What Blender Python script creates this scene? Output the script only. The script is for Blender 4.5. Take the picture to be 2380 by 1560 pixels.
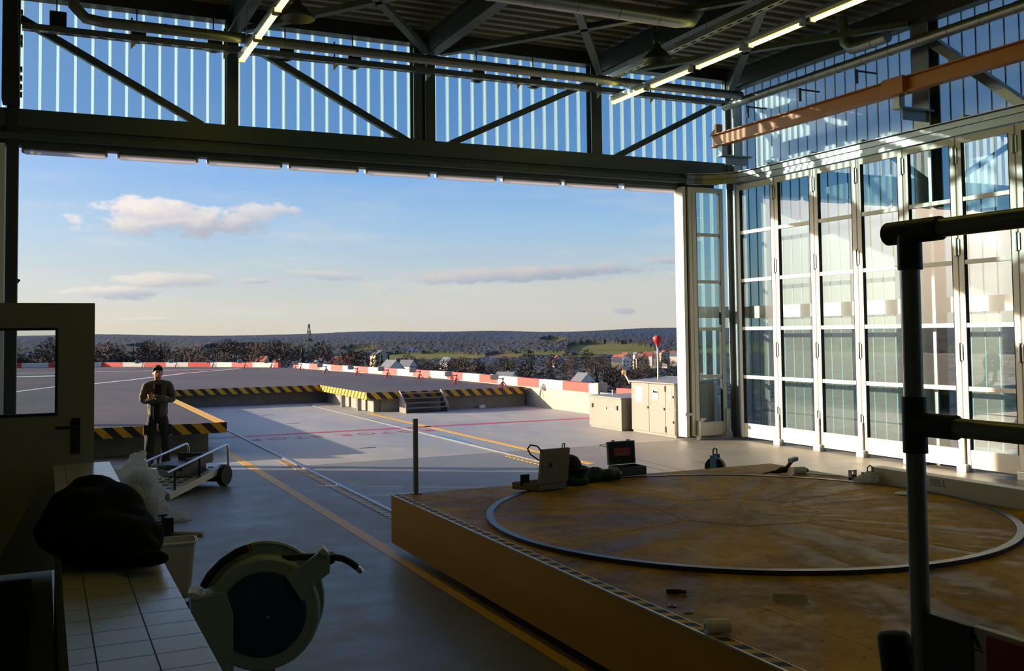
import bpy, bmesh, math, random
from mathutils import Vector, Matrix, noise

for o in list(bpy.data.objects):
    bpy.data.objects.remove(o)
sc = bpy.context.scene
COL = sc.collection
PI = math.pi
R = math.radians
random.seed(7)

# ------------------------------------------------------------------ camera
FPX, PPX, PPY = 2298.0, 1190.0, 673.0          # focal length and principal point of the 2380 x 1560 frame
EYE = 2.3
yaw, pitch, roll = R(25.36), R(2.57), R(-0.66)
_f = Vector((math.sin(yaw) * math.cos(pitch), math.cos(yaw) * math.cos(pitch), math.sin(pitch)))
_r0 = Vector((math.cos(yaw), -math.sin(yaw), 0))
_u0 = _r0.cross(_f)
_r = _r0 * math.cos(roll) + _u0 * math.sin(roll)
_u = -_r0 * math.sin(roll) + _u0 * math.cos(roll)
cam = bpy.data.cameras.new('camera')
camo = bpy.data.objects.new('camera', cam)
COL.objects.link(camo)
m = Matrix((_r, _u, -_f)).transposed().to_4x4()
m.translation = (0, 0, EYE)
camo.matrix_world = m
cam.sensor_fit = 'HORIZONTAL'
cam.sensor_width = 36.0
cam.lens = FPX / 2380.0 * 36.0
cam.shift_y = -(780.0 - PPY) / 2380.0
cam.clip_start = 0.05
cam.clip_end = 20000
sc.camera = camo

def ray(x, y):
    return _r * ((x - PPX) / FPX) + _u * (-(y - PPY) / FPX) + _f
def atz(x, y, z=0.0):
    d = ray(x, y)
    return Vector((0, 0, EYE)) + d * ((z - EYE) / d.z)
def atx(x, y, X):
    d = ray(x, y)
    return Vector((0, 0, EYE)) + d * (X / d.x)
def aty(x, y, Y):
    d = ray(x, y)
    return Vector((0, 0, EYE)) + d * (Y / d.y)

# ------------------------------------------------------------------ render look
sc.view_settings.view_transform = 'Standard'
sc.view_settings.look = 'None'
sc.view_settings.gamma = 1
sc.view_settings.use_curve_mapping = False
sc.view_settings.exposure = 0.0
cy = sc.cycles
cy.max_bounces = 7
cy.diffuse_bounces = 3
cy.glossy_bounces = 3
cy.transmission_bounces = 4
cy.transparent_max_bounces = 24
cy.sample_clamp_indirect = 6.0
cy.caustics_reflective = False
cy.caustics_refractive = False
cy.use_denoising = True

# ------------------------------------------------------------------ node helpers
def lin(c):
    if isinstance(c, str):
        c = c.lstrip('#')
        c = tuple(int(c[i:i + 2], 16) / 255 for i in (0, 2, 4))
    return tuple(x / 12.92 if x <= 0.04045 else ((x + 0.055) / 1.055) ** 2.4 for x in c[:3])

class NT:
    def __init__(s, tree):
        s.t = tree
        s.n = tree.nodes
    def node(s, typ, **kw):
        n = s.n.new(typ)
        for k, v in kw.items():
            setattr(n, k, v)
        return n
    def put(s, sock, v):
        if hasattr(v, 'links') or isinstance(v, bpy.types.NodeSocket):
            s.t.links.new(v, sock)
        else:
            if sock.type == 'RGBA' and len(v) == 3:
                v = (*v, 1)
            sock.default_value = v
    def math(s, op, a, b=0.0, c=0.0, clamp=False):
        n = s.node('ShaderNodeMath', operation=op, use_clamp=clamp)
        for i, v in enumerate((a, b, c)):
            s.put(n.inputs[i], v)
        return n.outputs[0]
    def mix(s, f, a, b, blend='MIX'):
        n = s.node('ShaderNodeMix', data_type='RGBA', blend_type=blend)
        s.put(n.inputs[0], f)
        s.put(n.inputs[6], a)
        s.put(n.inputs[7], b)
        return n.outputs[2]
    def ramp(s, f, stops, interp='LINEAR'):
        n = s.node('ShaderNodeValToRGB')
        n.color_ramp.interpolation = interp
        el = n.color_ramp.elements
        while len(el) > 1:
            el.remove(el[-1])
        for i, (p, c) in enumerate(stops):
            e = el[0] if i == 0 else el.new(p)
            e.position = p
            e.color = (*c, 1) if not isinstance(c, (int, float)) else (c, c, c, 1)
        s.put(n.inputs[0], f)
        return n.outputs[0]
    def smooth(s, x, a, b):
        n = s.node('ShaderNodeMapRange', interpolation_type='SMOOTHSTEP')
        s.put(n.inputs[0], x)
        n.inputs[1].default_value = a
        n.inputs[2].default_value = b
        n.inputs[3].default_value = 0
        n.inputs[4].default_value = 1
        return n.outputs[0]
    def noise(s, vec, scale, detail=4, rough=0.55):
        n = s.node('ShaderNodeTexNoise')
        if vec is not None:
            s.put(n.inputs['Vector'], vec)
        n.inputs['Scale'].default_value = scale
        n.inputs['Detail'].default_value = detail
        n.inputs['Roughness'].default_value = rough
        return n.outputs[0]
    def mapping(s, vec, scale=(1, 1, 1), rot=(0, 0, 0), loc=(0, 0, 0)):
        n = s.node('ShaderNodeMapping')
        s.put(n.inputs['Vector'], vec)
        n.inputs['Scale'].default_value = scale
        n.inputs['Rotation'].default_value = rot
        n.inputs['Location'].default_value = loc
        return n.outputs[0]
    def sep(s, vec):
        n = s.node('ShaderNodeSeparateXYZ')
        s.put(n.inputs[0], vec)
        return n.outputs
    def comb(s, x, y, z):
        n = s.node('ShaderNodeCombineXYZ')
        for i, v in enumerate((x, y, z)):
            s.put(n.inputs[i], v)
        return n.outputs[0]
    def coord(s, k='Object'):
        return s.node('ShaderNodeTexCoord').outputs[k]

# ------------------------------------------------------------------ sun and sky
SUN = Vector((-1.0, 0.66, 0.252)).normalized()      # towards the sun: left, ahead, low
sl = bpy.data.lights.new('sun', 'SUN')
sl.energy = 11.0
sl.angle = R(0.6)
sl.color = (1.0, 0.81, 0.58)
slo = bpy.data.objects.new('sun', sl)
COL.objects.link(slo)
slo.rotation_euler = SUN.to_track_quat('Z', 'Y').to_euler()
slo.location = (-20, 15, 12)

def build_world():
    w = bpy.data.worlds.new('sky')
    sc.world = w
    w.use_nodes = True
    t = NT(w.node_tree)
    t.n.clear()
    d = t.coord('Generated')
    x, y, z = t.sep(d)
    el = t.math('MULTIPLY', t.math('ARCSINE', z), 180 / PI)
    az = t.math('MULTIPLY', t.math('ARCTAN2', x, y), 180 / PI)
    sky = t.ramp(t.math('DIVIDE', t.math('ADD', el, 5.0), 95.0), [
        (0.0, (.50, .50, .46)), (5 / 95, (.60, .56, .47)), (6.3 / 95, (.60, .60, .54)), (8.3 / 95, (.49, .58, .62)), (11 / 95, (.33, .53, .74)),
        (14 / 95, (.185, .415, .775)), (19 / 95, (.135, .34, .71)), (30 / 95, (.085, .23, .58)), (1.0, (.05, .14, .40))])
    # thin streaky cirrus
    v = t.comb(t.math('MULTIPLY', az, 0.10), t.math('MULTIPLY', el, 0.55), 0.0)
    ci = t.noise(v, 1.0, 6, 0.6)
    ci = t.math('MULTIPLY', t.smooth(ci, 0.45, 0.75), t.smooth(el, 14.0, 3.0))
    sky = t.mix(t.math('MULTIPLY', ci, 0.45), sky, (.66, .68, .67))
    # paler towards the sun
    dt = t.node('ShaderNodeVectorMath', operation='DOT_PRODUCT')
    t.put(dt.inputs[0], d)
    dt.inputs[1].default_value = SUN
    ang = t.math('MULTIPLY', t.math('ARCCOSINE', t.math('MINIMUM', dt.outputs['Value'], 0.99999)), 180 / PI)
    g1 = t.math('EXPONENT', t.math('DIVIDE', ang, -7.0))
    g2 = t.math('EXPONENT', t.math('DIVIDE', ang, -17.0))
    # clouds: azimuth, elevation, half width, half height, strength
    fine = t.noise(t.comb(t.math('MULTIPLY', az, 0.55), t.math('MULTIPLY', el, 1.1), 3.0), 1.0, 8, 0.62)
    tex = t.math('MULTIPLY', t.math('SUBTRACT', fine, 0.5), 3.6)
    def cloud(sky, a, e, w, h, k, bright, shade, sk=0.0):
        da = t.math('DIVIDE', t.math('SUBTRACT', az, a), w)
        ee = t.math('SUBTRACT', el, e)
        if sk:
            ee = t.math('SUBTRACT', ee, t.math('MULTIPLY', da, sk))
        de = t.math('DIVIDE', ee, h)
        q = t.math('ADD', t.math('MULTIPLY', da, da), t.math('MULTIPLY', de, de))
        q = t.math('ADD', q, tex)
        mk = t.math('MULTIPLY', t.smooth(q, 1.05, 0.25), k)
        up = t.math('ADD', t.math('MULTIPLY', de, 0.75), t.math('MULTIPLY', da, -0.40))
        up = t.math('ADD', up, t.math('MULTIPLY', tex, -0.35))
        colr = t.mix(t.smooth(up, -0.55, 0.55), shade, bright)
        return t.mix(mk, sky, colr)
    W, S = (.82, .77, .73), (.38, .42, .52)
    sky = cloud(sky, 30.0, 1.9, 17.0, 1.7, 0.55, (.64, .62, .57), (.58, .58, .57), 0.25)
    sky = cloud(sky, 6.7, 6.35, 5.4, 1.0, 0.95, W, S)
    sky = cloud(sky, 5.2, 7.0, 3.2, 0.75, 0.9, (.86, .79, .75), (.55, .55, .62))
    sky = cloud(sky, 11.3, 7.05, 2.5, 0.50, 0.9, (.72, .69, .72), (.50, .53, .62))
    sky = cloud(sky, 3.6, 2.45, 2.8, 0.46, 0.9, (.74, .69, .64), (.36, .42, .52))
    sky = cloud(sky, 6.0, 3.15, 2.7, 0.55, 0.85, (.74, .69, .64), (.42, .47, .55))
    sky = cloud(sky, 10.7, 3.15, 1.0, 0.2, 0.7, (.62, .62, .62), (.42, .47, .55))
    sky = cloud(sky, 14.5, 3.45, 2.4, 0.32, 0.75, (.62, .62, .62), (.42, .48, .56), -0.15)
    sky = cloud(sky, 25.8, 3.45, 8.2, 0.55, 0.95, (.60, .58, .58), (.36, .42, .53), 0.25)
    sky = cloud(sky, 34.6, 4.1, 1.6, 0.3, 0.8, (.55, .56, .60), (.38, .44, .54))
    sky = cloud(sky, 31.9, 1.25, 0.7, 0.22, 0.7, (.45, .48, .54), (.40, .44, .52))
    sky = cloud(sky, 5.5, 1.0, 2.4, 0.16, 0.5, (.74, .69, .62), (.50, .53, .56))
    glow = t.mix(0.0, (0, 0, 0), (0, 0, 0))
    a1 = t.node('ShaderNodeVectorMath', operation='SCALE'); a1.inputs[0].default_value = (25.0, 18.5, 11.5); t.put(a1.inputs[3], g1)
    a2 = t.node('ShaderNodeVectorMath', operation='SCALE'); a2.inputs[0].default_value = (4.2, 3.5, 2.6); t.put(a2.inputs[3], g2)
    sky = t.mix(1.0, sky, a1.outputs[0], 'ADD')
    sky = t.mix(1.0, sky, a2.outputs[0], 'ADD')
    bg = t.node('ShaderNodeBackground')
    t.put(bg.inputs[0], sky)
    bg.inputs[1].default_value = 1.0
    o = t.node('ShaderNodeOutputWorld')
    t.t.links.new(bg.outputs[0], o.inputs[0])
build_world()
w_ = sc.world
w_.cycles.sampling_method = 'MANUAL'
w_.cycles.sample_map_resolution = 1024

# ------------------------------------------------------------------ materials
MATS = {}
def newmat(name):
    mt = bpy.data.materials.new(name)
    mt.use_nodes = True
    t = NT(mt.node_tree)
    t.n.clear()
    out = t.node('ShaderNodeOutputMaterial')
    MATS[name] = mt
    return mt, t, out
def principled(t, out, col, rough=0.5, metal=0.0, spec=0.5):
    b = t.node('ShaderNodeBsdfPrincipled')
    t.put(b.inputs['Base Color'], col)
    t.put(b.inputs['Roughness'], rough)
    b.inputs['Metallic'].default_value = metal
    b.inputs['Specular IOR Level'].default_value = spec
    t.t.links.new(b.outputs[0], out.inputs[0])
    return b
def bump(t, b, h, dist=0.01, strength=0.5):
    n = t.node('ShaderNodeBump')
    n.inputs['Strength'].default_value = strength
    n.inputs['Distance'].default_value = dist
    t.put(n.inputs['Height'], h)
    t.t.links.new(n.outputs[0], b.inputs['Normal'])
def paint(name, col, rough=0.5, metal=0.0, var=0.12, scale=6.0, spec=0.5, bmp=0.0):
    """plain paint, plastic, cloth or metal with slight wear"""
    mt, t, out = newmat(name)
    c = lin(col)
    n = t.noise(t.coord(), scale, 5, 0.6)
    c2 = t.mix(n, tuple(x * (1 - var) for x in c), tuple(min(1, x * (1 + var)) for x in c))
    rr = t.math('ADD', rough - 0.06, t.math('MULTIPLY', n, 0.12))
    b = principled(t, out, c2, rr, metal, spec)
    if bmp:
        bump(t, b, n, bmp, 0.6)
    return mt
def concrete(name, c1, c2, rlo, rhi, scale=0.35, stain=0.4, spec=0.5):
    mt, t, out = newmat(name)
    co = t.coord()
    big = t.noise(t.mapping(co, (1, .55, 1)), scale, 6, 0.62)
    mid = t.noise(co, scale * 7, 6, 0.65)
    fine = t.noise(co, 60, 3, 0.7)
    f = t.math('ADD', t.math('MULTIPLY', big, 0.6), t.math('MULTIPLY', mid, 0.4))
    f = t.smooth(f, 0.33, 0.68)
    c = t.mix(f, lin(c1), lin(c2))
    c = t.mix(t.math('MULTIPLY', t.smooth(fine, 0.35, 0.7), 0.16), c, (0.02, 0.02, 0.02))
    sp = t.smooth(t.noise(co, 1.7, 7, 0.7), 0.60, 0.72)
    c = t.mix(t.math('MULTIPLY', sp, stain), c, tuple(x * 0.45 for x in lin(c1)))
    rg = t.math('ADD', rlo, t.math('MULTIPLY', f, rhi - rlo))
    b = principled(t, out, c, rg, 0, spec)
    bump(t, b, t.math('ADD', mid, t.math('MULTIPLY', fine, 0.4)), 0.004, 0.35)
    return mt
def stripes(name, c1, c2, vec, period, rough=0.45, duty=0.5, dirt=0.25):
    """two painted colours alternating along a direction of the object"""
    mt, t, out = newmat(name)
    co = t.coord()
    d = t.node('ShaderNodeVectorMath', operation='DOT_PRODUCT')
    t.put(d.inputs[0], co)
    d.inputs[1].default_value = vec
    f = t.math('FRACT', t.math('DIVIDE', d.outputs['Value'], period))
    s = t.math('LESS_THAN', f, duty)
    n = t.noise(co, 9, 5, 0.65)
    c = t.mix(s, lin(c2), lin(c1))
    c = t.mix(t.math('MULTIPLY', t.smooth(n, 0.45, 0.75), dirt), c, (0.05, 0.045, 0.04))
    principled(t, out, c, rough)
    return mt
def emis(name, col, strength):
    mt, t, out = newmat(name)
    e = t.node('ShaderNodeEmission')
    e.inputs[0].default_value = (*col, 1)
    e.inputs[1].default_value = strength
    t.t.links.new(e.outputs[0], out.inputs[0])
    return mt
def glass(name, tint, refl=1.0, milky=0.0, mcol=(.8, .85, .82), rough=0.0):
    mt, t, out = newmat(name)
    tr = t.node('ShaderNodeBsdfTransparent')
    tr.inputs[0].default_value = (*tint, 1)
    cur = tr.outputs[0]
    if milky:
        df = t.node('ShaderNodeBsdfDiffuse'); df.inputs[0].default_value = (*mcol, 1)
        tl = t.node('ShaderNodeBsdfTranslucent'); tl.inputs[0].default_value = (*mcol, 1)
        mm = t.node('ShaderNodeMixShader'); mm.inputs[0].default_value = 0.4
        t.t.links.new(df.outputs[0], mm.inputs[1]); t.t.links.new(tl.outputs[0], mm.inputs[2])
        m2 = t.node('ShaderNodeMixShader'); m2.inputs[0].default_value = milky
        t.t.links.new(cur, m2.inputs[1]); t.t.links.new(mm.outputs[0], m2.inputs[2])
        cur = m2.outputs[0]
    gl = t.node('ShaderNodeBsdfGlossy')
    gl.inputs['Roughness'].default_value = rough
    gl.inputs[0].default_value = (.95, .97, 1, 1)
    fr = t.node('ShaderNodeFresnel'); fr.inputs[0].default_value = 1.5
    geo = t.node('ShaderNodeNewGeometry')
    f = t.math('MULTIPLY', fr.outputs[0], refl, clamp=True)
    f = t.math('MULTIPLY', f, t.math('SUBTRACT', 1.0, geo.outputs['Backfacing']))
    mx = t.node('ShaderNodeMixShader')
    t.put(mx.inputs[0], f)
    t.t.links.new(cur, mx.inputs[1]); t.t.links.new(gl.outputs[0], mx.inputs[2])
    t.t.links.new(mx.outputs[0], out.inputs[0])
    return mt
def translucent(name, col, k=0.6, clear=0.0):
    mt, t, out = newmat(name)
    c = lin(col)
    df = t.node('ShaderNodeBsdfDiffuse'); df.inputs[0].default_value = (*c, 1)
    tl = t.node('ShaderNodeBsdfTranslucent'); tl.inputs[0].default_value = (*c, 1)
    mx = t.node('ShaderNodeMixShader'); mx.inputs[0].default_value = k
    t.t.links.new(df.outputs[0], mx.inputs[1]); t.t.links.new(tl.outputs[0], mx.inputs[2])
    if clear:
        tr = t.node('ShaderNodeBsdfTransparent')
        m2 = t.node('ShaderNodeMixShader'); m2.inputs[0].default_value = clear
        t.t.links.new(mx.outputs[0], m2.inputs[1]); t.t.links.new(tr.outputs[0], m2.inputs[2])
        mx = m2
    t.t.links.new(mx.outputs[0], out.inputs[0])
    return mt

M = MATS
concrete('floor_concrete_shaded', '#6c6a65', '#8c877e', 0.36, 0.6, 0.35, 0.35)  # same concrete as the apron, with the hall's shade painted into its colour
concrete('apron_concrete', '#898a8c', '#aaa7a0', 0.38, 0.62, 0.30, 0.30)
concrete('deck_asphalt', '#3e3b42', '#504c52', 0.65, 0.85, 0.2, 0.2, 0.3)
concrete('base_concrete', '#77766f', '#96948b', 0.6, 0.8, 0.8, 0.35)
concrete('wall_concrete', '#959189', '#a5a198', 0.6, 0.8, 0.6, 0.15)
paint('steel_green', '#434f50', 0.45, 0.0, 0.15, 3)
paint('steel_dark', '#31363a', 0.45, 0.0, 0.15, 4)
paint('galvanised', '#8b8f90', 0.35, 0.75, 0.2, 9)
paint('aluminium', '#c9c9c4', 0.32, 0.25, 0.06, 5)
paint('aluminium_dark', '#6e7272', 0.38, 0.6, 0.1, 8)
paint('leaf_white', '#d6d5cc', 0.38, 0.0, 0.05, 3)
paint('rubber', '#141414', 0.7, 0, 0.2, 12)
paint('black_plastic', '#17181a', 0.45, 0, 0.2, 12)
paint('orange_paint', '#b4712e', 0.42, 0, 0.12, 3)
paint('roof_sheet', '#6d675a', 0.6, 0.0, 0.12, 1)
paint('hall_wall', '#95928a', 0.8, 0, 0.15, 1.5)
paint('white_paint', '#cfccc2', 0.55, 0, 0.06, 4)
paint('red_paint', '#cc3027', 0.55, 0, 0.10, 4)
paint('deep_red', '#a3222a', 0.45, 0, 0.10, 6)
paint('line_yellow', '#dba400', 0.5, 0, 0.25, 5)
paint('line_red', '#b01f3c', 0.5, 0, 0.2, 5)
paint('line_white', '#d8d5cf', 0.6, 0, 0.2, 5)
paint('cabinet_paint', '#837e78', 0.42, 0.0, 0.08, 3)
paint('paper', '#e6e3da', 0.8, 0, 0.04, 8)
paint('door_paint', '#9d9888', 0.5, 0, 0.06, 3)
paint('mesh_grey', '#565b60', 0.5, 0.3, 0.2, 20)
paint('skin', '#b98467', 0.55, 0, 0.08, 20)
paint('olive_cloth', '#56534a', 0.85, 0, 0.15, 20, bmp=0.004)
paint('dark_cloth', '#1b1d22', 0.9, 0, 0.2, 18, bmp=0.006)
paint('black_cloth', '#0b0c0f', 0.95, 0, 0.3, 14, 0.1, bmp=0.008)
paint('trouser_cloth', '#26282a', 0.9, 0, 0.2, 20, bmp=0.004)
paint('hair_dark', '#2a211b', 0.8, 0, 0.2, 60)
paint('boot_black', '#121212', 0.5, 0, 0.2, 20)
paint('reel_green', '#9aaaa8', 0.45, 0, 0.08, 6)
paint('reel_blue', '#1f3563', 0.35, 0, 0.10, 5)
paint('brass', '#b58a3c', 0.3, 0.9, 0.1, 20)
paint('chrome', '#c8ccd2', 0.18, 0.95, 0.05, 20)
paint('case_beige', '#8d8a78', 0.55, 0, 0.08, 10)
paint('case_steel', '#5a6062', 0.4, 0.3, 0.1, 10)
paint('case_inside', '#1c201f', 0.6, 0, 0.15, 10)
paint('dark_green', '#16302f', 0.6, 0, 0.2, 10)
paint('bucket_white', '#c9c8be', 0.5, 0, 0.06, 8)
paint('toe_board', '#c4c1b2', 0.45, 0.1, 0.08, 6)
paint('sticker_red', '#9c2f28', 0.5, 0, 0.08, 8)
paint('logo_red', '#c1352f', 0.5, 0, 0.08, 8)
paint('logo_grey', '#8d8580', 0.5, 0, 0.05, 8)
paint('blue_paint', '#4f86b8', 0.4, 0, 0.1, 8)
paint('brown_plastic', '#4a2a18', 0.4, 0, 0.2, 20)
paint('disc_rim', '#39414f', 0.4, 0.2, 0.15, 6)
paint('roof_tile', '#8d4a38', 0.8, 0, 0.2, 2)
paint('roof_slate', '#5d626c', 0.7, 0, 0.2, 2)
paint('house_white', '#d9d3c6', 0.8, 0, 0.08, 1)
paint('house_cream', '#c9b795', 0.8, 0, 0.08, 1)
paint('window_dark', '#2c3138', 0.3, 0, 0.1, 1)
paint('bark', '#3a312c', 0.9, 0, 0.25, 1)
paint('twigs', '#3b3330', 0.95, 0, 0.3, 0.4)
paint('needles', '#232c22', 0.95, 0, 0.35, 0.5)
paint('pylon_steel', '#4d5a55', 0.6, 0.3, 0.1, 1)
stripes('hazard_x', '#d9a51d', '#201d1b', (1, 0, 1), 0.36)
stripes('hazard_y', '#e0ac24', '#3a2f1c', (0, 1, 1), 0.36, duty=0.62)
stripes('hazard_comb', '#d9a51d', '#24221e', (0.75, 1, 0), 0.17)
stripes('edge_checks', '#d8a63c', '#23272d', (0.5, 1, 0), 0.155, 0.75)
glass('channel_glass', (.68, .81, .88), 1.0, 0.02, (.80, .88, .84), 0.3)
glass('channel_glass_frosted', (.62, .78, .87), 1.3, 0.42, (.93, .95, .88), 0.22)
glass('channel_glass_low', (.66, .80, .84), 1.0, 0.15, (.96, .90, .74), 0.2)
glass('pane_glass', (.85, .91, .92), 1.9)
glass('door_glass', (.84, .89, .89), 1.0)
translucent('glass_edge', '#f2fbf2', 0.9, 0.45)
translucent('film', '#dfe2e0', 0.5, 0.22)
translucent('frosted_plastic', '#d8d4de', 0.6, 0.3)
paint('joint_teal', '#6a94a2', 0.4, 0, 0.1, 4)
emis('tube_light', (1.0, .85, .115), 10)
emis('led_white', (1.0, .98, .9), 3)

def mat_platform():
    mt, t, out = newmat('platform_paint')
    co = t.coord()
    x, y, z = t.sep(co)
    n = t.noise(co, 1.1, 6, 0.6)
    n2 = t.noise(co, 9, 6, 0.7)
    fine = t.noise(co, 70, 3, 0.6)
    # brown dirt, and radial streaks of reflection and shade painted into the colour
    dx = t.math('SUBTRACT', x, 0.0); dy = t.math('SUBTRACT', y, 0.0)
    an = t.math('ARCTAN2', dy, dx)
    rr = t.math('SQRT', t.math('ADD', t.math('MULTIPLY', dx, dx), t.math('MULTIPLY', dy, dy)))
    rays = t.noise(t.comb(t.math('MULTIPLY', an, 7.0), t.math('MULTIPLY', rr, 0.35), 0.0), 1.0, 5, 0.6)
    mixn = t.math('ADD', t.math('MULTIPLY', n, 0.5), t.math('MULTIPLY', rays, 0.5))
    f = t.smooth(mixn, 0.36, 0.66)
    c = t.mix(f, lin('#6e4a06'), lin('#d9a41c'))
    c = t.mix(t.math('MULTIPLY', t.smooth(n2, 0.5, 0.75), 0.4), c, lin('#3f2a08'))
    # bolt heads in a square grid
    gx = t.math('ABSOLUTE', t.math('SUBTRACT', t.math('FRACT', t.math('DIVIDE', x, 0.31)), 0.5))
    gy = t.math('ABSOLUTE', t.math('SUBTRACT', t.math('FRACT', t.math('DIVIDE', y, 0.31)), 0.5))
    dd = t.math('ADD', t.math('MULTIPLY', gx, gx), t.math('MULTIPLY', gy, gy))
    dot = t.math('LESS_THAN', dd, 0.0011)
    c = t.mix(t.math('MULTIPLY', dot, 0.75), c, (.02, .015, .01))
    # plate seams
    sx = t.math('LESS_THAN', t.math('ABSOLUTE', t.math('SUBTRACT', t.math('FRACT', t.math('DIVIDE', x, 1.25)), 0.5)), 0.004)
    sy = t.math('LESS_THAN', t.math('ABSOLUTE', t.math('SUBTRACT', t.math('FRACT', t.math('DIVIDE', y, 1.55)), 0.5)), 0.0035)
    c = t.mix(t.math('MULTIPLY', t.math('MAXIMUM', sx, sy), 0.55), c, (.03, .022, .01))
    rg = t.math('ADD', 0.46, t.math('MULTIPLY', t.smooth(t.math('ADD', t.math('MULTIPLY', rays, 0.6), t.math('MULTIPLY', n2, 0.4)), 0.35, 0.65), 0.30))
    b = principled(t, out, c, rg, 0, 0.15)
    b.inputs['Specular Tint'].default_value = (1.0, .80, .45, 1)
    bump(t, b, t.math('ADD', t.math('MULTIPLY', n2, 0.6), t.math('MULTIPLY', fine, 0.5)), 0.006, 0.5)
mat_platform()
paint('platform_side', '#dc9c10', 0.6, 0, 0.10, 2)

def mat_tiles():
    mt, t, out = newmat('white_tiles')
    x, y, z = t.sep(t.coord())
    a = t.math('ABSOLUTE', t.math('SUBTRACT', t.math('FRACT', t.math('DIVIDE', t.math('SUBTRACT', x, -0.118), 0.1545)), 0.5))
    b_ = t.math('ABSOLUTE', t.math('SUBTRACT', t.math('FRACT', t.math('DIVIDE', y, 0.152)), 0.5))
    g = t.math('GREATER_THAN', t.math('MAXIMUM', a, b_), 0.485)
    n = t.noise(t.coord(), 3, 4, 0.6)
    c = t.mix(n, lin('#a3a19d'), lin('#b8b6b2'))
    c = t.mix(g, c, lin('#35322e'))
    bb = principled(t, out, c, t.mix(g, (.22, .22, .22), (.8, .8, .8)), 0, 0.5)
    bump(t, bb, t.math('SUBTRACT', 1.0, g), 0.002, 0.5)
mat_tiles()

def mat_land():
    mt, t, out = newmat('countryside')
    at = t.node('ShaderNodeAttribute'); at.attribute_name = 'cover'
    kind = t.sep(at.outputs['Vector'])
    co = t.coord()
    n = t.noise(co, 0.012, 6, 0.6)
    n2 = t.noise(co, 0.11, 5, 0.65)
    wood = t.mix(t.smooth(t.math('ADD', t.math('MULTIPLY', n, 0.6), t.math('MULTIPLY', n2, 0.4)), 0.38, 0.62), lin('#33373a'), lin('#484543'))
    hazy_spruce = t.mix(n2, lin('#33445a'), lin('#3d4f66'))  # blue of the distance haze is painted into the spruce colour
    forest = t.mix(kind[1], wood, hazy_spruce)
    field = t.mix(t.smooth(n, 0.4, 0.6), lin('#5f6430'), lin('#6e6b40'))
    field = t.mix(kind[2], field, lin('#6a5044'))
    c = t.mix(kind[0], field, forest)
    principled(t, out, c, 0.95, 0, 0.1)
mat_land()

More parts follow.
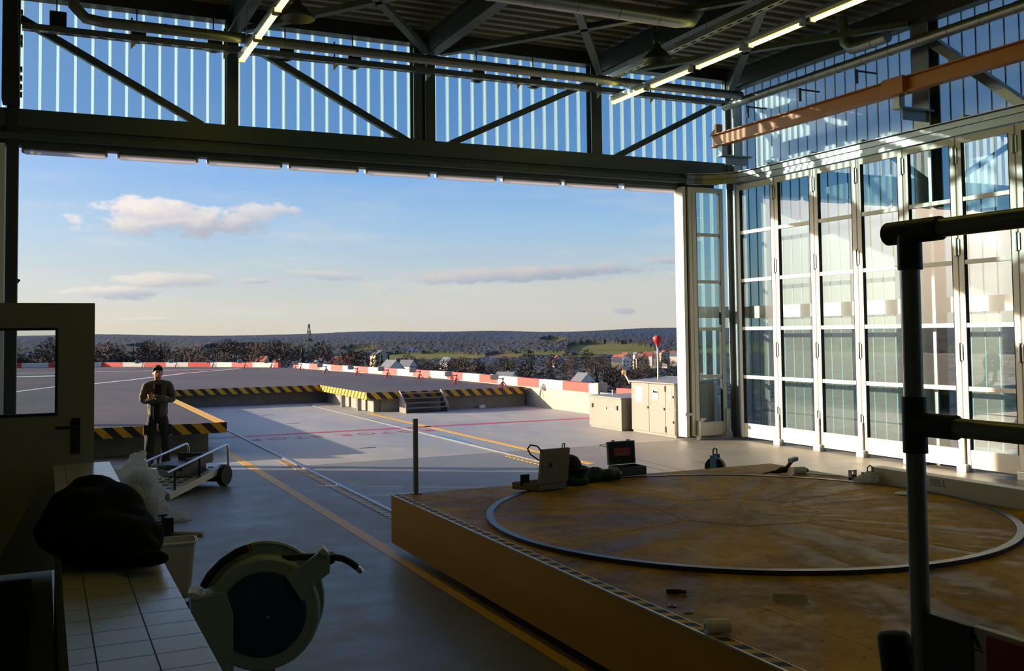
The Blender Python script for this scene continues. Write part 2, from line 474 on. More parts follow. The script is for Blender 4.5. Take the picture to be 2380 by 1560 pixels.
# ------------------------------------------------------------------ mesh helpers
class B:
    """collects shapes, then links them as ONE mesh object"""
    def __init__(s):
        s.bm = bmesh.new()
        s.mi = 0
    def _f(s, vs):
        try:
            f = s.bm.faces.new(vs)
            f.material_index = s.mi
            return f
        except ValueError:
            return None
    def box(s, x0, x1, y0, y1, z0, z1):
        v = [s.bm.verts.new((x, y, z)) for z in (z0, z1) for y in (y0, y1) for x in (x0, x1)]
        for q in ((0, 2, 3, 1), (4, 5, 7, 6), (0, 1, 5, 4), (2, 6, 7, 3), (0, 4, 6, 2), (1, 3, 7, 5)):
            s._f([v[i] for i in q])
        return s
    def obox(s, c, ax, ay, az):
        """box about c with half-axis vectors"""
        c, ax, ay, az = map(Vector, (c, ax, ay, az))
        v = [s.bm.verts.new(c + ax * i + ay * j + az * k) for k in (-1, 1) for j in (-1, 1) for i in (-1, 1)]
        for q in ((0, 2, 3, 1), (4, 5, 7, 6), (0, 1, 5, 4), (2, 6, 7, 3), (0, 4, 6, 2), (1, 3, 7, 5)):
            s._f([v[i] for i in q])
        return s
    def bar(s, p, q, w, h, up=(0, 0, 1)):
        p, q = Vector(p), Vector(q)
        d = q - p
        if abs(d.normalized().dot(Vector(up))) > 0.99:
            up = (1, 0, 0)
        sd = d.cross(Vector(up)).normalized()
        u = sd.cross(d).normalized()
        return s.obox((p + q) / 2, d / 2, sd * w / 2, u * h / 2)
    def ibeam(s, p, q, w, h, t=0.02, up=(0, 0, 1)):
        p, q = Vector(p), Vector(q)
        d = q - p
        if abs(d.normalized().dot(Vector(up))) > 0.99:
            up = (1, 0, 0)
        sd = d.cross(Vector(up)).normalized()
        u = sd.cross(d).normalized()
        s.obox((p + q) / 2, d / 2, sd * t / 2, u * (h / 2 - t))
        for k in (1, -1):
            s.obox((p + q) / 2 + u * k * (h / 2 - t / 2), d / 2, sd * w / 2, u * t / 2)
        return s
    def tube(s, pts, r, seg=12, cap=True):
        pts = [Vector(p) for p in pts]
        rs = r if isinstance(r, (list, tuple)) else [r] * len(pts)
        rings = []
        n = None
        for i, p in enumerate(pts):
            if i == 0:
                d = pts[1] - p
            elif i == len(pts) - 1:
                d = p - pts[i - 1]
            else:
                d = (pts[i + 1] - p).normalized() + (p - pts[i - 1]).normalized()
            d.normalize()
            if n is None:
                n = d.orthogonal().normalized()
            else:
                n = (n - d * n.dot(d))
                n = n.normalized() if n.length > 1e-6 else d.orthogonal().normalized()
            b = d.cross(n)
            k = 1.0
            if 0 < i < len(pts) - 1:
                cs = max(0.5, d.dot((pts[i + 1] - p).normalized()))
                k = 1.0 / cs ** 0.5
            rings.append([s.bm.verts.new(p + (n * math.cos(a) + b * math.sin(a)) * rs[i] * k) for a in [2 * PI * j / seg for j in range(seg)]])
        for a, b in zip(rings, rings[1:]):
            for j in range(seg):
                s._f([a[j], a[(j + 1) % seg], b[(j + 1) % seg], b[j]])
        if cap:
            s._f(rings[0][::-1])
            s._f(rings[-1])
        return s
    def lathe(s, prof, c=(0, 0, 0), axis=(0, 0, 1), seg=24, cap=True):
        """profile of (radius, height) turned about an axis"""
        c, ax = Vector(c), Vector(axis).normalized()
        n = ax.orthogonal().normalized()
        b = ax.cross(n)
        rings = [[s.bm.verts.new(c + ax * h + (n * math.cos(2 * PI * j / seg) + b * math.sin(2 * PI * j / seg)) * max(r, 1e-4)) for j in range(seg)] for r, h in prof]
        for p, q in zip(rings, rings[1:]):
            for j in range(seg):
                s._f([p[j], p[(j + 1) % seg], q[(j + 1) % seg], q[j]])
        if cap:
            s._f(rings[0][::-1])
            s._f(rings[-1])
        return s
    def prism(s, poly, z0, z1):
        a = [s.bm.verts.new((x, y, z0)) for x, y in poly]
        b = [s.bm.verts.new((x, y, z1)) for x, y in poly]
        n = len(poly)
        s._f(a[::-1])
        s._f(b)
        for i in range(n):
            s._f([a[i], a[(i + 1) % n], b[(i + 1) % n], b[i]])
        return s
    def plate(s, pts, t):
        """flat polygon in space with thickness t along its normal"""
        pts = [Vector(p) for p in pts]
        n = (pts[1] - pts[0]).cross(pts[2] - pts[0]).normalized() * t / 2
        a = [s.bm.verts.new(p - n) for p in pts]
        b = [s.bm.verts.new(p + n) for p in pts]
        k = len(pts)
        s._f(a[::-1])
        s._f(b)
        for i in range(k):
            s._f([a[i], a[(i + 1) % k], b[(i + 1) % k], b[i]])
        return s
    def ball(s, c, r, sub=2, sc3=(1, 1, 1), rot=None):
        mtx = Matrix.Translation(c) @ (rot.to_4x4() if rot else Matrix.Identity(4)) @ Matrix.Diagonal((*[r * k for k in sc3], 1))
        vs = bmesh.ops.create_icosphere(s.bm, subdivisions=sub, radius=1, matrix=mtx)['verts']
        for f in {f for v in vs for f in v.link_faces}:
            f.material_index = s.mi
        return s
    def mesh(s, mesh):
        s.bm.from_mesh(mesh)
        return s
    def finish(s, name, mats, parent=None, smooth=0, bevel=0, shift=True):
        bmesh.ops.recalc_face_normals(s.bm, faces=s.bm.faces)
        if bevel:
            bmesh.ops.bevel(s.bm, geom=list(s.bm.edges), offset=bevel, segments=2, affect='EDGES', profile=0.7)
        me = bpy.data.meshes.new(name)
        if parent is not None and shift:
            off = Vector((0, 0, 0))
            p = parent
            while p is not None:
                off += Vector(p.location)
                p = p.parent
            bmesh.ops.translate(s.bm, verts=s.bm.verts, vec=-off)
        s.bm.to_mesh(me)
        s.bm.free()
        if not isinstance(mats, (list, tuple)):
            mats = [mats]
        for k in mats:
            me.materials.append(M[k])
        if smooth:
            for p in me.polygons:
                p.use_smooth = True
            me.set_sharp_from_angle(angle=R(smooth))
        o = bpy.data.objects.new(name, me)
        COL.objects.link(o)
        if parent is not None:
            o.parent = parent
        return o

def tag(o, label, cat, group=None, kind=None):
    o['label'] = label
    o['category'] = cat
    if group:
        o['group'] = group
    if kind:
        o['kind'] = kind
    return o
def thing(name, label, cat, loc=(0, 0, 0), group=None, rz=0):
    o = bpy.data.objects.new(name, None)
    o.empty_display_size = 0.2
    COL.objects.link(o)
    o.location = loc
    o.rotation_euler = (0, 0, rz)
    return tag(o, label, cat, group)
def struct(o):
    o['kind'] = 'structure'
    return o
def sempty(name, loc=(0, 0, 0), rz=0):
    o = bpy.data.objects.new(name, None)
    o.empty_display_size = 0.2
    COL.objects.link(o)
    o.location = loc
    o.rotation_euler = (0, 0, rz)
    return struct(o)
def clone(o, parent=None):
    c = o.copy()
    COL.objects.link(c)
    c.parent = parent
    for ch in list(o.children):
        clone(ch, c)
    return c
def text(name, body, size, mtx, mt, parent=None, ext=0.001, spacing=1.0, bold=0.0):
    cu = bpy.data.curves.new(name, 'FONT')
    cu.body = body
    cu.size = size
    cu.extrude = ext
    cu.align_x = 'CENTER'
    cu.align_y = 'CENTER'
    cu.space_character = spacing
    cu.offset = bold
    o = bpy.data.objects.new(name, cu)
    COL.objects.link(o)
    dg = bpy.context.evaluated_depsgraph_get()
    me = bpy.data.meshes.new_from_object(o.evaluated_get(dg))
    bpy.data.objects.remove(o)
    me.materials.clear()
    me.materials.append(M[mt])
    me.transform(mtx)
    o = bpy.data.objects.new(name, me)
    COL.objects.link(o)
    if parent is not None:
        off = Vector((0, 0, 0)); p = parent
        while p is not None:
            off += Vector(p.location); p = p.parent
        me.transform(Matrix.Translation(-off))
        o.parent = parent
    return o
def frame_mtx(pos, right, up):
    r, u = Vector(right).normalized(), Vector(up).normalized()
    n = r.cross(u)
    mm = Matrix((r, u, n)).transposed().to_4x4()
    mm.translation = Vector(pos)
    return mm
def skin(verts, edges, radii, root=0, sub=2):
    """a continuous surface grown round a skeleton"""
    me = bpy.data.meshes.new('tmp')
    me.from_pydata([tuple(v) for v in verts], edges, [])
    o = bpy.data.objects.new('tmp', me)
    COL.objects.link(o)
    md = o.modifiers.new('s', 'SKIN')
    md.branch_smoothing = 0.6
    md.use_smooth_shade = True
    for i, sv in enumerate(me.skin_vertices[0].data):
        r = radii[i]
        sv.radius = (r, r) if not isinstance(r, tuple) else r
        sv.use_root = (i == root)
    o.modifiers.new('d', 'SUBSURF').levels = sub
    dg = bpy.context.evaluated_depsgraph_get()
    res = bpy.data.meshes.new_from_object(o.evaluated_get(dg))
    bpy.data.objects.remove(o)
    return res
def remesh(me, voxel, smooth_it=3, displace=None):
    o = bpy.data.objects.new('tmp', me)
    COL.objects.link(o)
    r = o.modifiers.new('r', 'REMESH')
    r.mode = 'VOXEL'
    r.voxel_size = voxel
    if smooth_it:
        s_ = o.modifiers.new('s', 'SMOOTH')
        s_.iterations = smooth_it
        s_.factor = 0.5
    dg = bpy.context.evaluated_depsgraph_get()
    res = bpy.data.meshes.new_from_object(o.evaluated_get(dg))
    bpy.data.objects.remove(o)
    if displace:
        res.update()
        for v, n in [(v, Vector(v.normal)) for v in res.vertices]:
            v.co += n * displace(Vector(v.co), n)
    return res
def from_mesh(me, name, mats, parent=None, smooth=60):
    b = B()
    b.mesh(me)
    return b.finish(name, mats, parent, smooth)

# ================================================================== THE SETTING
YF = 17.57            # inside face of the front wall
XR = 14.06            # channel glass of the right wall
ZR = 8.12             # underside of the roof sheet
ZD = 0.60             # helideck, landing and moving platform level

# floor slabs
struct(B().box(-1.2, 14.4, -6.2, YF, -0.3, 0).finish('floor', 'floor_concrete_shaded'))
struct(B().box(-12, 14.4, YF + 0.025, 36, -0.3, 0).finish('floor_apron', 'apron_concrete'))
struct(B().box(-12, 14.4, YF, YF + 0.025, -0.3, -0.03).finish('trim_1', 'rubber'))

# landing on which the photographer stands, and the wall of the stair side
struct(B().box(-3.2, 0.07, -6.2, 8.3, 0.0, ZD).finish('floor_landing', 'base_concrete'))

# roof: trapezoidal sheet
def roof():
    b = B()
    y = -6.3
    prof = []
    while y < 18.5:
        prof += [(y, ZR + 0.12), (y + 0.10, ZR + 0.12), (y + 0.14, ZR), (y + 0.26, ZR)]
        y += 0.30
    prof.append((y, ZR + 0.12))
    lo = [[b.bm.verts.new((x, yy, zz)) for yy, zz in prof] for x in (-3.6, 14.6)]
    hi = [[b.bm.verts.new((x, yy, ZR + 0.45)) for yy, zz in (prof[0], prof[-1])] for x in (-3.6, 14.6)]
    for i in range(len(prof) - 1):
        b._f([lo[0][i], lo[1][i], lo[1][i + 1], lo[0][i + 1]])
    b._f([hi[0][0], hi[0][1], hi[1][1], hi[1][0]])
    b._f([lo[0][0], lo[1][0], hi[1][0], hi[0][0]])
    b._f([lo[0][-1], lo[1][-1], hi[1][1], hi[0][1]])
    for k in (0, 1):
        b._f(lo[k] + [hi[k][1], hi[k][0]])
    return struct(b.finish('ceiling', 'roof_sheet'))
roof()

# rear and side walls behind and beside the photographer
struct(B().box(-3.6, 14.6, -6.5, -6.2, 0, ZR + 0.4).finish('wall_back', 'hall_wall'))
struct(B().box(-3.6, -3.3, -6.2, 8.3, 0, ZR).finish('wall_left', 'hall_wall'))
b = B()
b.box(-3.6, -0.64, 8.3, 8.5, 0, ZR)
b.box(-2.6, -2.4, 8.5, 18.2, 0, ZR)
struct(b.finish('wall_left_wing', 'hall_wall'))

# glazing of glass channels: panes with a bright upright joint every 262 mm
def channel_window(name, p0, p1, z0, z1, phase, out, sp=0.2706, joints='glass_edge', pane='channel_glass', jw=.022, jd=.033):
    """upright channel glass between two plan points; out = outward normal"""
    p0, p1, out = Vector((*p0, 0)), Vector((*p1, 0)), Vector((*out, 0))
    d = (p1 - p0)
    L = d.length
    d.normalize()
    w = sempty(name, (p0 + p1) / 2 + Vector((0, 0, z0)))
    g = B()
    c = (p0 + p1) / 2
    g.obox(c + Vector((0, 0, (z0 + z1) / 2)), d * L / 2, out * 0.0035, Vector((0, 0, (z1 - z0) / 2)))
    g.finish('glass_pane', pane, w)
    j = B()
    k = phase
    while k < L:
        if k > 0.01:
            j.obox(p0 + d * k - out * (jd - .012) + Vector((0, 0, (z0 + z1) / 2)), d * jw, out * jd, Vector((0, 0, (z1 - z0) / 2)))
        k += sp
    j.finish('glazing_joint', joints, w)
    return w
YG = 18.15
ph = lambda x0: (-0.3616 - x0) % 0.2706
cuts = [-0.80, 3.05, 6.75, 10.65, 14.0]
for i in range(4):
    channel_window('window_%d' % (i + 1), (cuts[i], YG), (cuts[i + 1], YG), 5.75, 8.1, ph(cuts[i]), (0, 1))
channel_window('window_5', (12.70, YG), (14.0, YG), 0.0, 5.70, (aty(1633, 670, YG).x - 12.70) % 0.2706, (0, 1))
pr = lambda y0: (y0 - 16.59) % 0.2715
for i, (ya, yb) in enumerate(((18.12, 12.3), (12.3, 6.75), (6.75, -6.1))):
    channel_window('window_%d' % (i + 6), (XR, ya), (XR, yb), 5.5, 8.1, pr(ya), (1, 0), 0.2715, 'joint_teal', 'channel_glass_frosted', .011, .008)
for i, (ya, yb) in enumerate(((18.12, 12.3), (12.3, 6.75), (6.75, -6.1))):
    channel_window('window_%d' % (i + 10), (XR, ya), (XR, yb), 0.0, 5.5, pr(ya), (1, 0), 0.2715, 'joint_teal', 'channel_glass_low', .011, .008)
channel_window('window_9', (-2.4, YG), (-0.80, YG), 0.0, 8.1, ph(-2.4), (0, 1))
struct(B().box(-0.84, -0.60, 18.25, 20.1, 0, 5.6).finish('wall_outer_return', 'hall_wall'))

# header over the hangar opening: main beam, track box, closing strip
hd = B()
hd.box(-2.4, 13.62, YF - 0.02, YF + 0.28, 5.70, 6.0)
hd.box(-2.4, 13.35, YF + 0.02, YF + 0.40, 5.56, 5.70)
hd.box(-2.4, 13.3, YF - 0.10, YF + 0.02, 5.50, 5.60)
hd.box(-2.4, 13.3, YF + 0.06, YF + 0.30, 5.42, 5.56)
struct(hd.finish('trim_2', 'steel_green', bevel=0.006))
struct(B().box(-0.75, 14.0, YF + 0.02, YF + 0.3, 7.86, 8.1).finish('trim_3', 'steel_dark'))
struct(B().box(-0.56, -0.385, YF - 0.05, YF + 0.35, 0, 8.1).finish('trim_4', 'steel_dark', bevel=0.01))

# ---- columns and braces of the front and right walls
def column(x, y, w, dp, z0, z1, label, mt='steel_green', axis='y'):
    b = B()
    if axis == 'y':
        b.ibeam((x, y, z0), (x, y, z1), w, dp, 0.022, (0, 1, 0))
    else:
        b.ibeam((x, y, z0), (x, y, z1), dp, w, 0.022, (1, 0, 0))
    o = b.finish('steel_column', mt)
    tag(o, label, 'column', None)
    return o
column(2.96, YF + 0.12, 0.20, 0.22, 6.0, 8.1, 'slim steel post above the hangar opening, nearest to the personnel door')
column(6.40, YF + 0.12, 0.17, 0.22, 6.0, 8.1, 'steel post above the opening, left one of the close pair')
column(6.65, YF + 0.12, 0.20, 0.22, 6.0, 8.1, 'steel post above the opening, right one of the close pair')
column(10.32, YF + 0.12, 0.25, 0.22, 6.0, 8.1, 'steel post above the opening, behind the end of the long lamp row')
column(13.78, YF - 0.05, 0.24, 0.30, 0.0, 8.1, 'tall steel corner column where the glazed front meets the folded doors', 'galvanised')
column(13.83, 12.27, 0.28, 0.34, 0.0, 8.1, 'tall steel column standing behind the folded glass doors under the orange beam', 'galvanised', 'x')
column(13.83, 6.75, 0.28, 0.34, 0.0, 8.1, 'tall steel column at the near end of the right glass wall', 'galvanised', 'x')

def brace(p, q, label, w=0.12, h=0.12, mt='steel_green'):
    o = B().bar(p, q, w, h).finish('diagonal_brace', mt, bevel=0.008)
    return tag(o, label, 'brace')
def fy(x, y, Y):
    return aty(x, y, Y)
brace(fy(42, 40, YF + .1), fy(470, 292, YF + .1), 'diagonal steel brace crossing the leftmost upper window')
brace(fy(608, 122, YF + .1), fy(952, 332, YF + .1), 'diagonal steel brace falling from the short lamp row to the post pair')
brace(fy(1045, 335, YF + .1), fy(1372, 192, YF + .1), 'diagonal steel brace rising from the post pair towards the long lamp row')
brace(fy(1428, 366, YF + .1), fy(1660, 246, YF + .1), 'diagonal steel brace of the upper window next to the glazed corner')
brace(Vector((13.72, 12.05, 7.25)), Vector((13.72, 10.2, 5.66)), 'diagonal brace dropping from the tall column behind the orange beam', 0.16, 0.16, 'galvanised')

# ---- roof steel: girders from the front wall and flat bracing
def girder(x, label):
    o = B().ibeam((x, YF + 0.2, 7.80), (x, -6.2, 7.80), 0.22, 0.42, 0.025).finish('roof_girder', 'steel_dark')
    return tag(o, label, 'girder')
girder(2.96, 'dark roof girder running in above the short lamp row')
girder(6.60, 'dark roof girder between the two lamp rows')
girder(10.34, 'dark roof girder running in above the long lamp row')
girder(13.70, 'dark roof girder along the top of the right glass wall')
def rbrace(p, q, label, w=0.14):
    o = B().bar((*p, 7.62), (*q, 7.62), w, 0.10).finish('roof_brace', 'steel_green', bevel=0.006)
    return tag(o, label, 'brace')
rbrace((6.45, 17.25), (3.05, 12.45), 'flat roof brace running from the post pair back over the short lamp row')
rbrace((3.10, 17.25), (6.45, 12.45), 'flat roof brace running from the nearest post back to the middle girder')
rbrace((6.75, 17.25), (10.2, 12.4), 'flat roof brace running from the post pair to the long lamp row')
rbrace((10.20, 17.25), (6.75, 12.4), 'flat roof brace running from the long lamp row back to the middle girder')
rbrace((10.45, 17.25), (13.6, 12.4), 'flat roof brace running from the long lamp row to the right wall')
rbrace((13.55, 17.25), (10.45, 12.4), 'flat roof brace running from the glazed corner back to the long lamp row')
rbrace((3.05, 12.3), (6.45, 7.5), 'flat roof brace nearer the photographer over the short lamp row')
rbrace((6.75, 12.3), (10.2, 7.5), 'flat roof brace nearer the photographer between the lamp rows')

# ---- ventilation ducts (spiral-seam pipes)
def duct(name, pts, r, label, seams=1.0, mt='galvanised'):
    t = thing(name, label, 'pipe', pts[0])
    P, Rr = [], []
    for a, c in zip(pts, pts[1:]):
        a, c = Vector(a), Vector(c)
        L = (c - a).length
        d = (c - a).normalized()
        P.append(a); Rr.append(r)
        k = seams * 0.5
        while k < L - .03:
            for dk, rr in ((-.016, r), (-.012, r * 1.07), (.012, r * 1.07), (.016, r)):
                P.append(a + d * (k + dk)); Rr.append(rr)
            k += seams
    P.append(Vector(pts[-1])); Rr.append(r)
    B().tube(P, Rr, 16).finish('pipe', mt, t, 50)
    return t
duct('ventilation_duct', [(0.35, 16.5, 8.0), (0.38, 16.5, 7.45), (0.55, 16.5, 7.27), (0.8, 16.5, 7.24), (13.2, 16.5, 7.24)], 0.085,
     'long thin duct along the upper front windows, with an elbow at its left end', 0.62)
duct('ventilation_duct', [(2.6, 13.3, 7.42), (9.35, 13.3, 7.42), (9.62, 13.3, 7.46), (9.75, 13.3, 7.62), (9.78, 13.3, 8.05)], 0.13,
     'thicker duct crossing under the middle of the roof and ending in an elbow', 0.75)
duct('ventilation_duct', [(13.3, 17.2, 7.16), (13.3, -6.0, 7.16)], 0.09, 'long silver duct along the top of the right glass wall', 0.62)
duct('ventilation_duct', [(13.12, 13.5, 8.0), (13.12, 13.42, 7.52), (13.12, 13.25, 7.36), (13.10, 13.0, 7.34), (13.09, 12.4, 7.34)], 0.10,
     'short bent duct joining the silver duct under the roof by the right wall', 0.5)

# ---- cable trays: channel with rungs
def tray(p, q, label, w=0.14, h=0.10, step=0.25):
    p, q = Vector(p), Vector(q)
    t = thing('cable_tray', label, 'cable tray', p)
    d = (q - p).normalized()
    sd = d.cross(Vector((0, 0, 1))).normalized()
    b = B()
    for k in (-1, 1):
        b.bar(p + sd * k * w / 2, q + sd * k * w / 2, 0.006, h)
    b.finish('side_rail', 'galvanised', t)
    r = B()
    L = (q - p).length
    n = int(L / (step / 2))
    rows = [[r.bm.verts.new(p + d * (L * i / n) + sd * w * (j / 3 - .5) - Vector((0, 0, h * .45))) for j in range(4)] for i in range(n + 1)]
    for i in range(n):
        for j in range(3):
            if not (j == 1 and i % 2):
                r._f([rows[i][j], rows[i][j + 1], rows[i + 1][j + 1], rows[i + 1][j]])
    r.finish('perforated_base', 'galvanised', t)
    return t
tray((-0.35, YF - 0.25, 7.27), (13.4, YF - 0.25, 7.27), 'slotted cable tray running along the upper front windows')
tray((10.05, 17.0, 7.32), (10.05, -2.0, 7.32), 'cable tray running into the hall beside the long lamp row')
# small brackets holding the tray, with white corner plates
for i, (x, y) in enumerate([(306, 112), (522, 128), (777, 165), (992, 188), (1202, 212), (1390, 230), (1512, 240)]):
    p = aty(x, y, YF - 0.25)
    t = thing('tray_bracket', 'small %s bracket hanging the front cable tray, %s from the left' % ('pale', ('first', 'second', 'third', 'fourth', 'fifth', 'sixth', 'seventh')[i]), 'bracket', (p.x, YF - 0.25, 7.2), 'brackets of the front cable tray')
    B().bar((p.x, YF - .25, 7.22), (p.x, YF - .25, 7.62), .012, .03).finish('hanger_rod', 'galvanised', t)
    B().plate([(p.x - .02, YF - .25, 7.21), (p.x + .09, YF - .25, 7.21), (p.x - .02, YF - .25, 7.08)], .012).finish('corner_plate', 'white_paint', t)
# dark boxes hanging under the front duct
for i, (x, y, h) in enumerate([(132, 62, .24), (318, 84, .17), (496, 106, .16), (663, 126, .15), (820, 146, .13), (1108, 178, .12), (1240, 192, .12)]):
    p = aty(x, y, YF + 0.03)
    t = thing('control_box', 'small dark box hung under the front duct, %s from the left' % ('first', 'second', 'third', 'fourth', 'fifth', 'sixth', 'seventh')[i], 'box', (p.x, YF + .03, p.z), 'dark boxes along the upper front windows')
    B().box(p.x - .11, p.x + .11, YF - .04, YF + .10, p.z - .10, p.z + h).finish('housing', 'steel_dark', t, bevel=.006)
    B().bar((p.x, YF + .06, p.z + h - .02), (p.x, YF + .06, 7.88), .03, .02).finish('hanger_strap', 'steel_dark', t)
    B().box(p.x + .11, p.x + .145, YF - .03, YF + .09, p.z - .02, p.z + h).finish('side_flap', 'steel_dark', t)
    B().box(p.x - .06, p.x + .05, YF - .02, YF + .06, p.z - .125, p.z - .10).finish('cable_gland', 'black_plastic', t)

# ---- fluorescent battens
ZT = 6.9
def batten(x, y0, y1, label, grp):
    t = thing('fluorescent_lamp', label, 'lamp', (x, (y0 + y1) / 2, ZT), grp)
    B().box(x - .035, x + .035, y0, y1, ZT + .03, ZT + .09).finish('housing', 'leaf_white', t, bevel=.004)
    for k in (-1, 1):
        B().tube([(x + k * .028, y0 + .05, ZT), (x + k * .028, y1 - .05, ZT)], .016, 10).finish('tube', 'tube_light', t, 60)
    for yy in (y0 + .02, y1 - .04):
        B().box(x - .05, x + .05, yy, yy + .03, ZT - .025, ZT + .04).finish('end_holder', 'leaf_white', t)
    return t
ords = ('first', 'second', 'third', 'fourth', 'fifth', 'sixth', 'seventh', 'eighth', 'ninth', 'tenth', 'eleventh', 'twelfth', 'thirteenth')
for i in range(13):
    a = 16.89 - 1.425 * i
    batten(10.28, a - 1.27, a, 'lit twin-tube lamp of the long row, %s from the front glass' % ords[i], 'lamps of the long row')
for i in range(13):
    a = 16.66 - 1.40 * i
    batten(2.95, a - 1.30, a, 'lit twin-tube lamp of the short row, %s from the front glass' % ords[i], 'lamps of the short row')
for x, y1, lb in ((10.28, 16.95, 'thin steel rail carrying the long lamp row'), (2.95, 16.8, 'thin steel rail carrying the short lamp row')):
    t = thing('lamp_rail', lb, 'rail', (x, y1, ZT + .12))
    B().box(x - .04, x + .04, -2.0, y1, ZT + .09, ZT + .14).finish('channel', 'galvanised', t)
    b = B()
    for k in range(4):
        b.tube([(x, y1 - .6 - 2.6 * k, ZT + .13), (x, y1 - .6 - 2.6 * k, 7.75)], .006, 6)
    b.finish('hanger_wire', 'galvanised', t)
# round hanging lamps and fan unit under the roof
def high_bay(x, y, z, label):
    t = thing('hanging_lamp', label, 'lamp', (x, y, z))
    B().lathe([(.26, 0), (.25, .03), (.14, .16), (.07, .22), (.06, .3)], (x, y, z), seg=28, cap=False).finish('lamp_shade', 'steel_dark', t, 50)
    B().lathe([(.06, .28), (.075, .30), (.075, .46), (.03, .50)], (x, y, z), seg=18).finish('ballast_housing', 'steel_dark', t, 50)
    B().tube([(x, y, z + .5), (x, y, 8.15)], .012, 8).finish('hanger', 'galvanised', t)
p = atz(692, 44, 7.1)
high_bay(p.x, p.y, 7.1, 'unlit round dish lamp hanging beside the short lamp row')
p = atz(1528, 140, 7.05)
high_bay(p.x, p.y, 7.05, 'unlit round dish lamp hanging beside the long lamp row')

# ---- light bars under the header
segs = [(50, 250), (272, 460), (480, 655), (670, 832), (848, 998), (1012, 1152), (1166, 1302), (1310, 1435), (1448, 1570)]
for i, (a, c) in enumerate(segs):
    ym = lambda x: 340 + .0634 * (x - 40)
    xa, xc = aty(a, ym(a), YF + .2).x, aty(c, ym(c), YF + .2).x
    t = thing('light_bar', 'long pale light bar under the door header, %s of nine counted from the personnel door' % ('first', 'second', 'third', 'fourth', 'fifth', 'sixth', 'seventh', 'eighth', 'ninth')[i], 'light', ((xa + xc) / 2, YF + .2, 5.4), 'light bars under the header')
    B().box(xa + .03, xc - .03, YF + .13, YF + .27, 5.38, 5.42).finish('housing', 'aluminium_dark', t)
    B().tube([(xa + .02, YF + .2, 5.365), (xa + .08, YF + .2, 5.345), (xc - .08, YF + .2, 5.345), (xc - .02, YF + .2, 5.365)], .042, 12).finish('diffuser', 'frosted_plastic', t, 50)
    for xx in (xa, xc - .04):
        B().box(xx, xx + .04, YF + .15, YF + .25, 5.34, 5.42).finish('end_cap', 'aluminium', t)

# ---- folding door leaves parked along the right wall
ZTOP = 5.42
def leaf(name, p0, p1, hinge=True, guide=True):
    """glazed leaf from plan point p0 to p1; five panes over a kick panel"""
    p0, p1 = Vector((*p0, 0)), Vector((*p1, 0))
    d = p1 - p0
    L = d.length
    rz = math.atan2(d.y, d.x)
    t = sempty(name, p0, rz)
    st, th = 0.105, 0.035
    fr = B()
    fr.box(0, st, -th, th, 0.06, ZTOP).box(L - st, L, -th, th, 0.06, ZTOP)
    fr.box(st, L - st, -th, th, ZTOP - .11, ZTOP)
    fr.finish('frame', 'leaf_white', t, bevel=.004, shift=False)
    B().box(st, L - st, -th * .8, th * .8, .07, .36).finish('kick_panel', 'leaf_white', t, bevel=.004, shift=False)
    zs = [.36, 1.335, 2.355, 3.375, 4.395, ZTOP - .11]
    for k, z in enumerate(zs[1:-1]):
        B().box(st, L - st, -th, th, z - .035, z + .035).finish('crossbar', 'leaf_white', t, bevel=.003, shift=False)
    for k in range(5):
        B().box(st - .01, L - st + .01, -.004, .004, zs[k], zs[k + 1]).finish('pane', 'pane_glass', t, shift=False)
    for x in (st - .004, L - st - .006):
        B().box(x, x + .01, -th - .004, th + .004, .36, ZTOP - .11).finish('gasket', 'rubber', t, shift=False)
    if hinge:
        for z in (0.62, 1.92, 3.62, 5.12):
            h = B()
            h.box(L - .05, L + .05, -th - .018, -th, z - .13, z + .13)
            h.tube([(L, -th - .022, z - .15), (L, -th - .022, z + .15)], .016, 10)
            h.finish('hinge', 'galvanised', t, shift=False)
    if guide:
        g = B()
        g.box(L - .09, L + .09, -th - .07, th + .03, 0.0, .13)
        g.box(L - .045, L + .045, -th - .04, -th, .13, .62)
        g.tube([(L + .02, -th - .03, .12), (L + .02, -th - .03, .55)], .014, 8)
        g.finish('floor_guide', 'aluminium', t, bevel=.008, shift=False)
    return t
XL = 13.45
ys = [17.02, 15.81, 14.67, 13.56, 12.47, 11.37, 10.27, 9.17, 8.07]
# the inside faces -X: leaf local -Y must point to -X, so run the leaf from far to near (d = -Y)
for i in range(len(ys) - 1):
    leaf('door_%d' % (i + 2), (XL, ys[i] - .012), (XL, ys[i + 1] + .012))
leaf('door_10', (12.60, 17.52), (13.42, 17.52), False)
# narrow end leaf seen on edge, closing the opening
t = sempty('door_11', (12.28, 17.5, 0))
B().box(12.36, 12.44, 17.49, 17.80, .06, 5.42).finish('frame', 'leaf_white', t, bevel=.006)
B().box(12.44, 12.50, 17.54, 17.80, .06, 5.42).finish('gasket', 'rubber', t)
B().box(12.50, 12.585, 17.48, 17.80, .08, 5.42).finish('edge_post', 'leaf_white', t, bevel=.006)
B().box(12.60, 12.66, 17.40, 17.49, .0, .40).finish('floor_guide', 'aluminium', t, bevel=.006)
B().box(12.30, 12.50, 17.44, 17.50, .52, .58).finish('latch', 'galvanised', t)

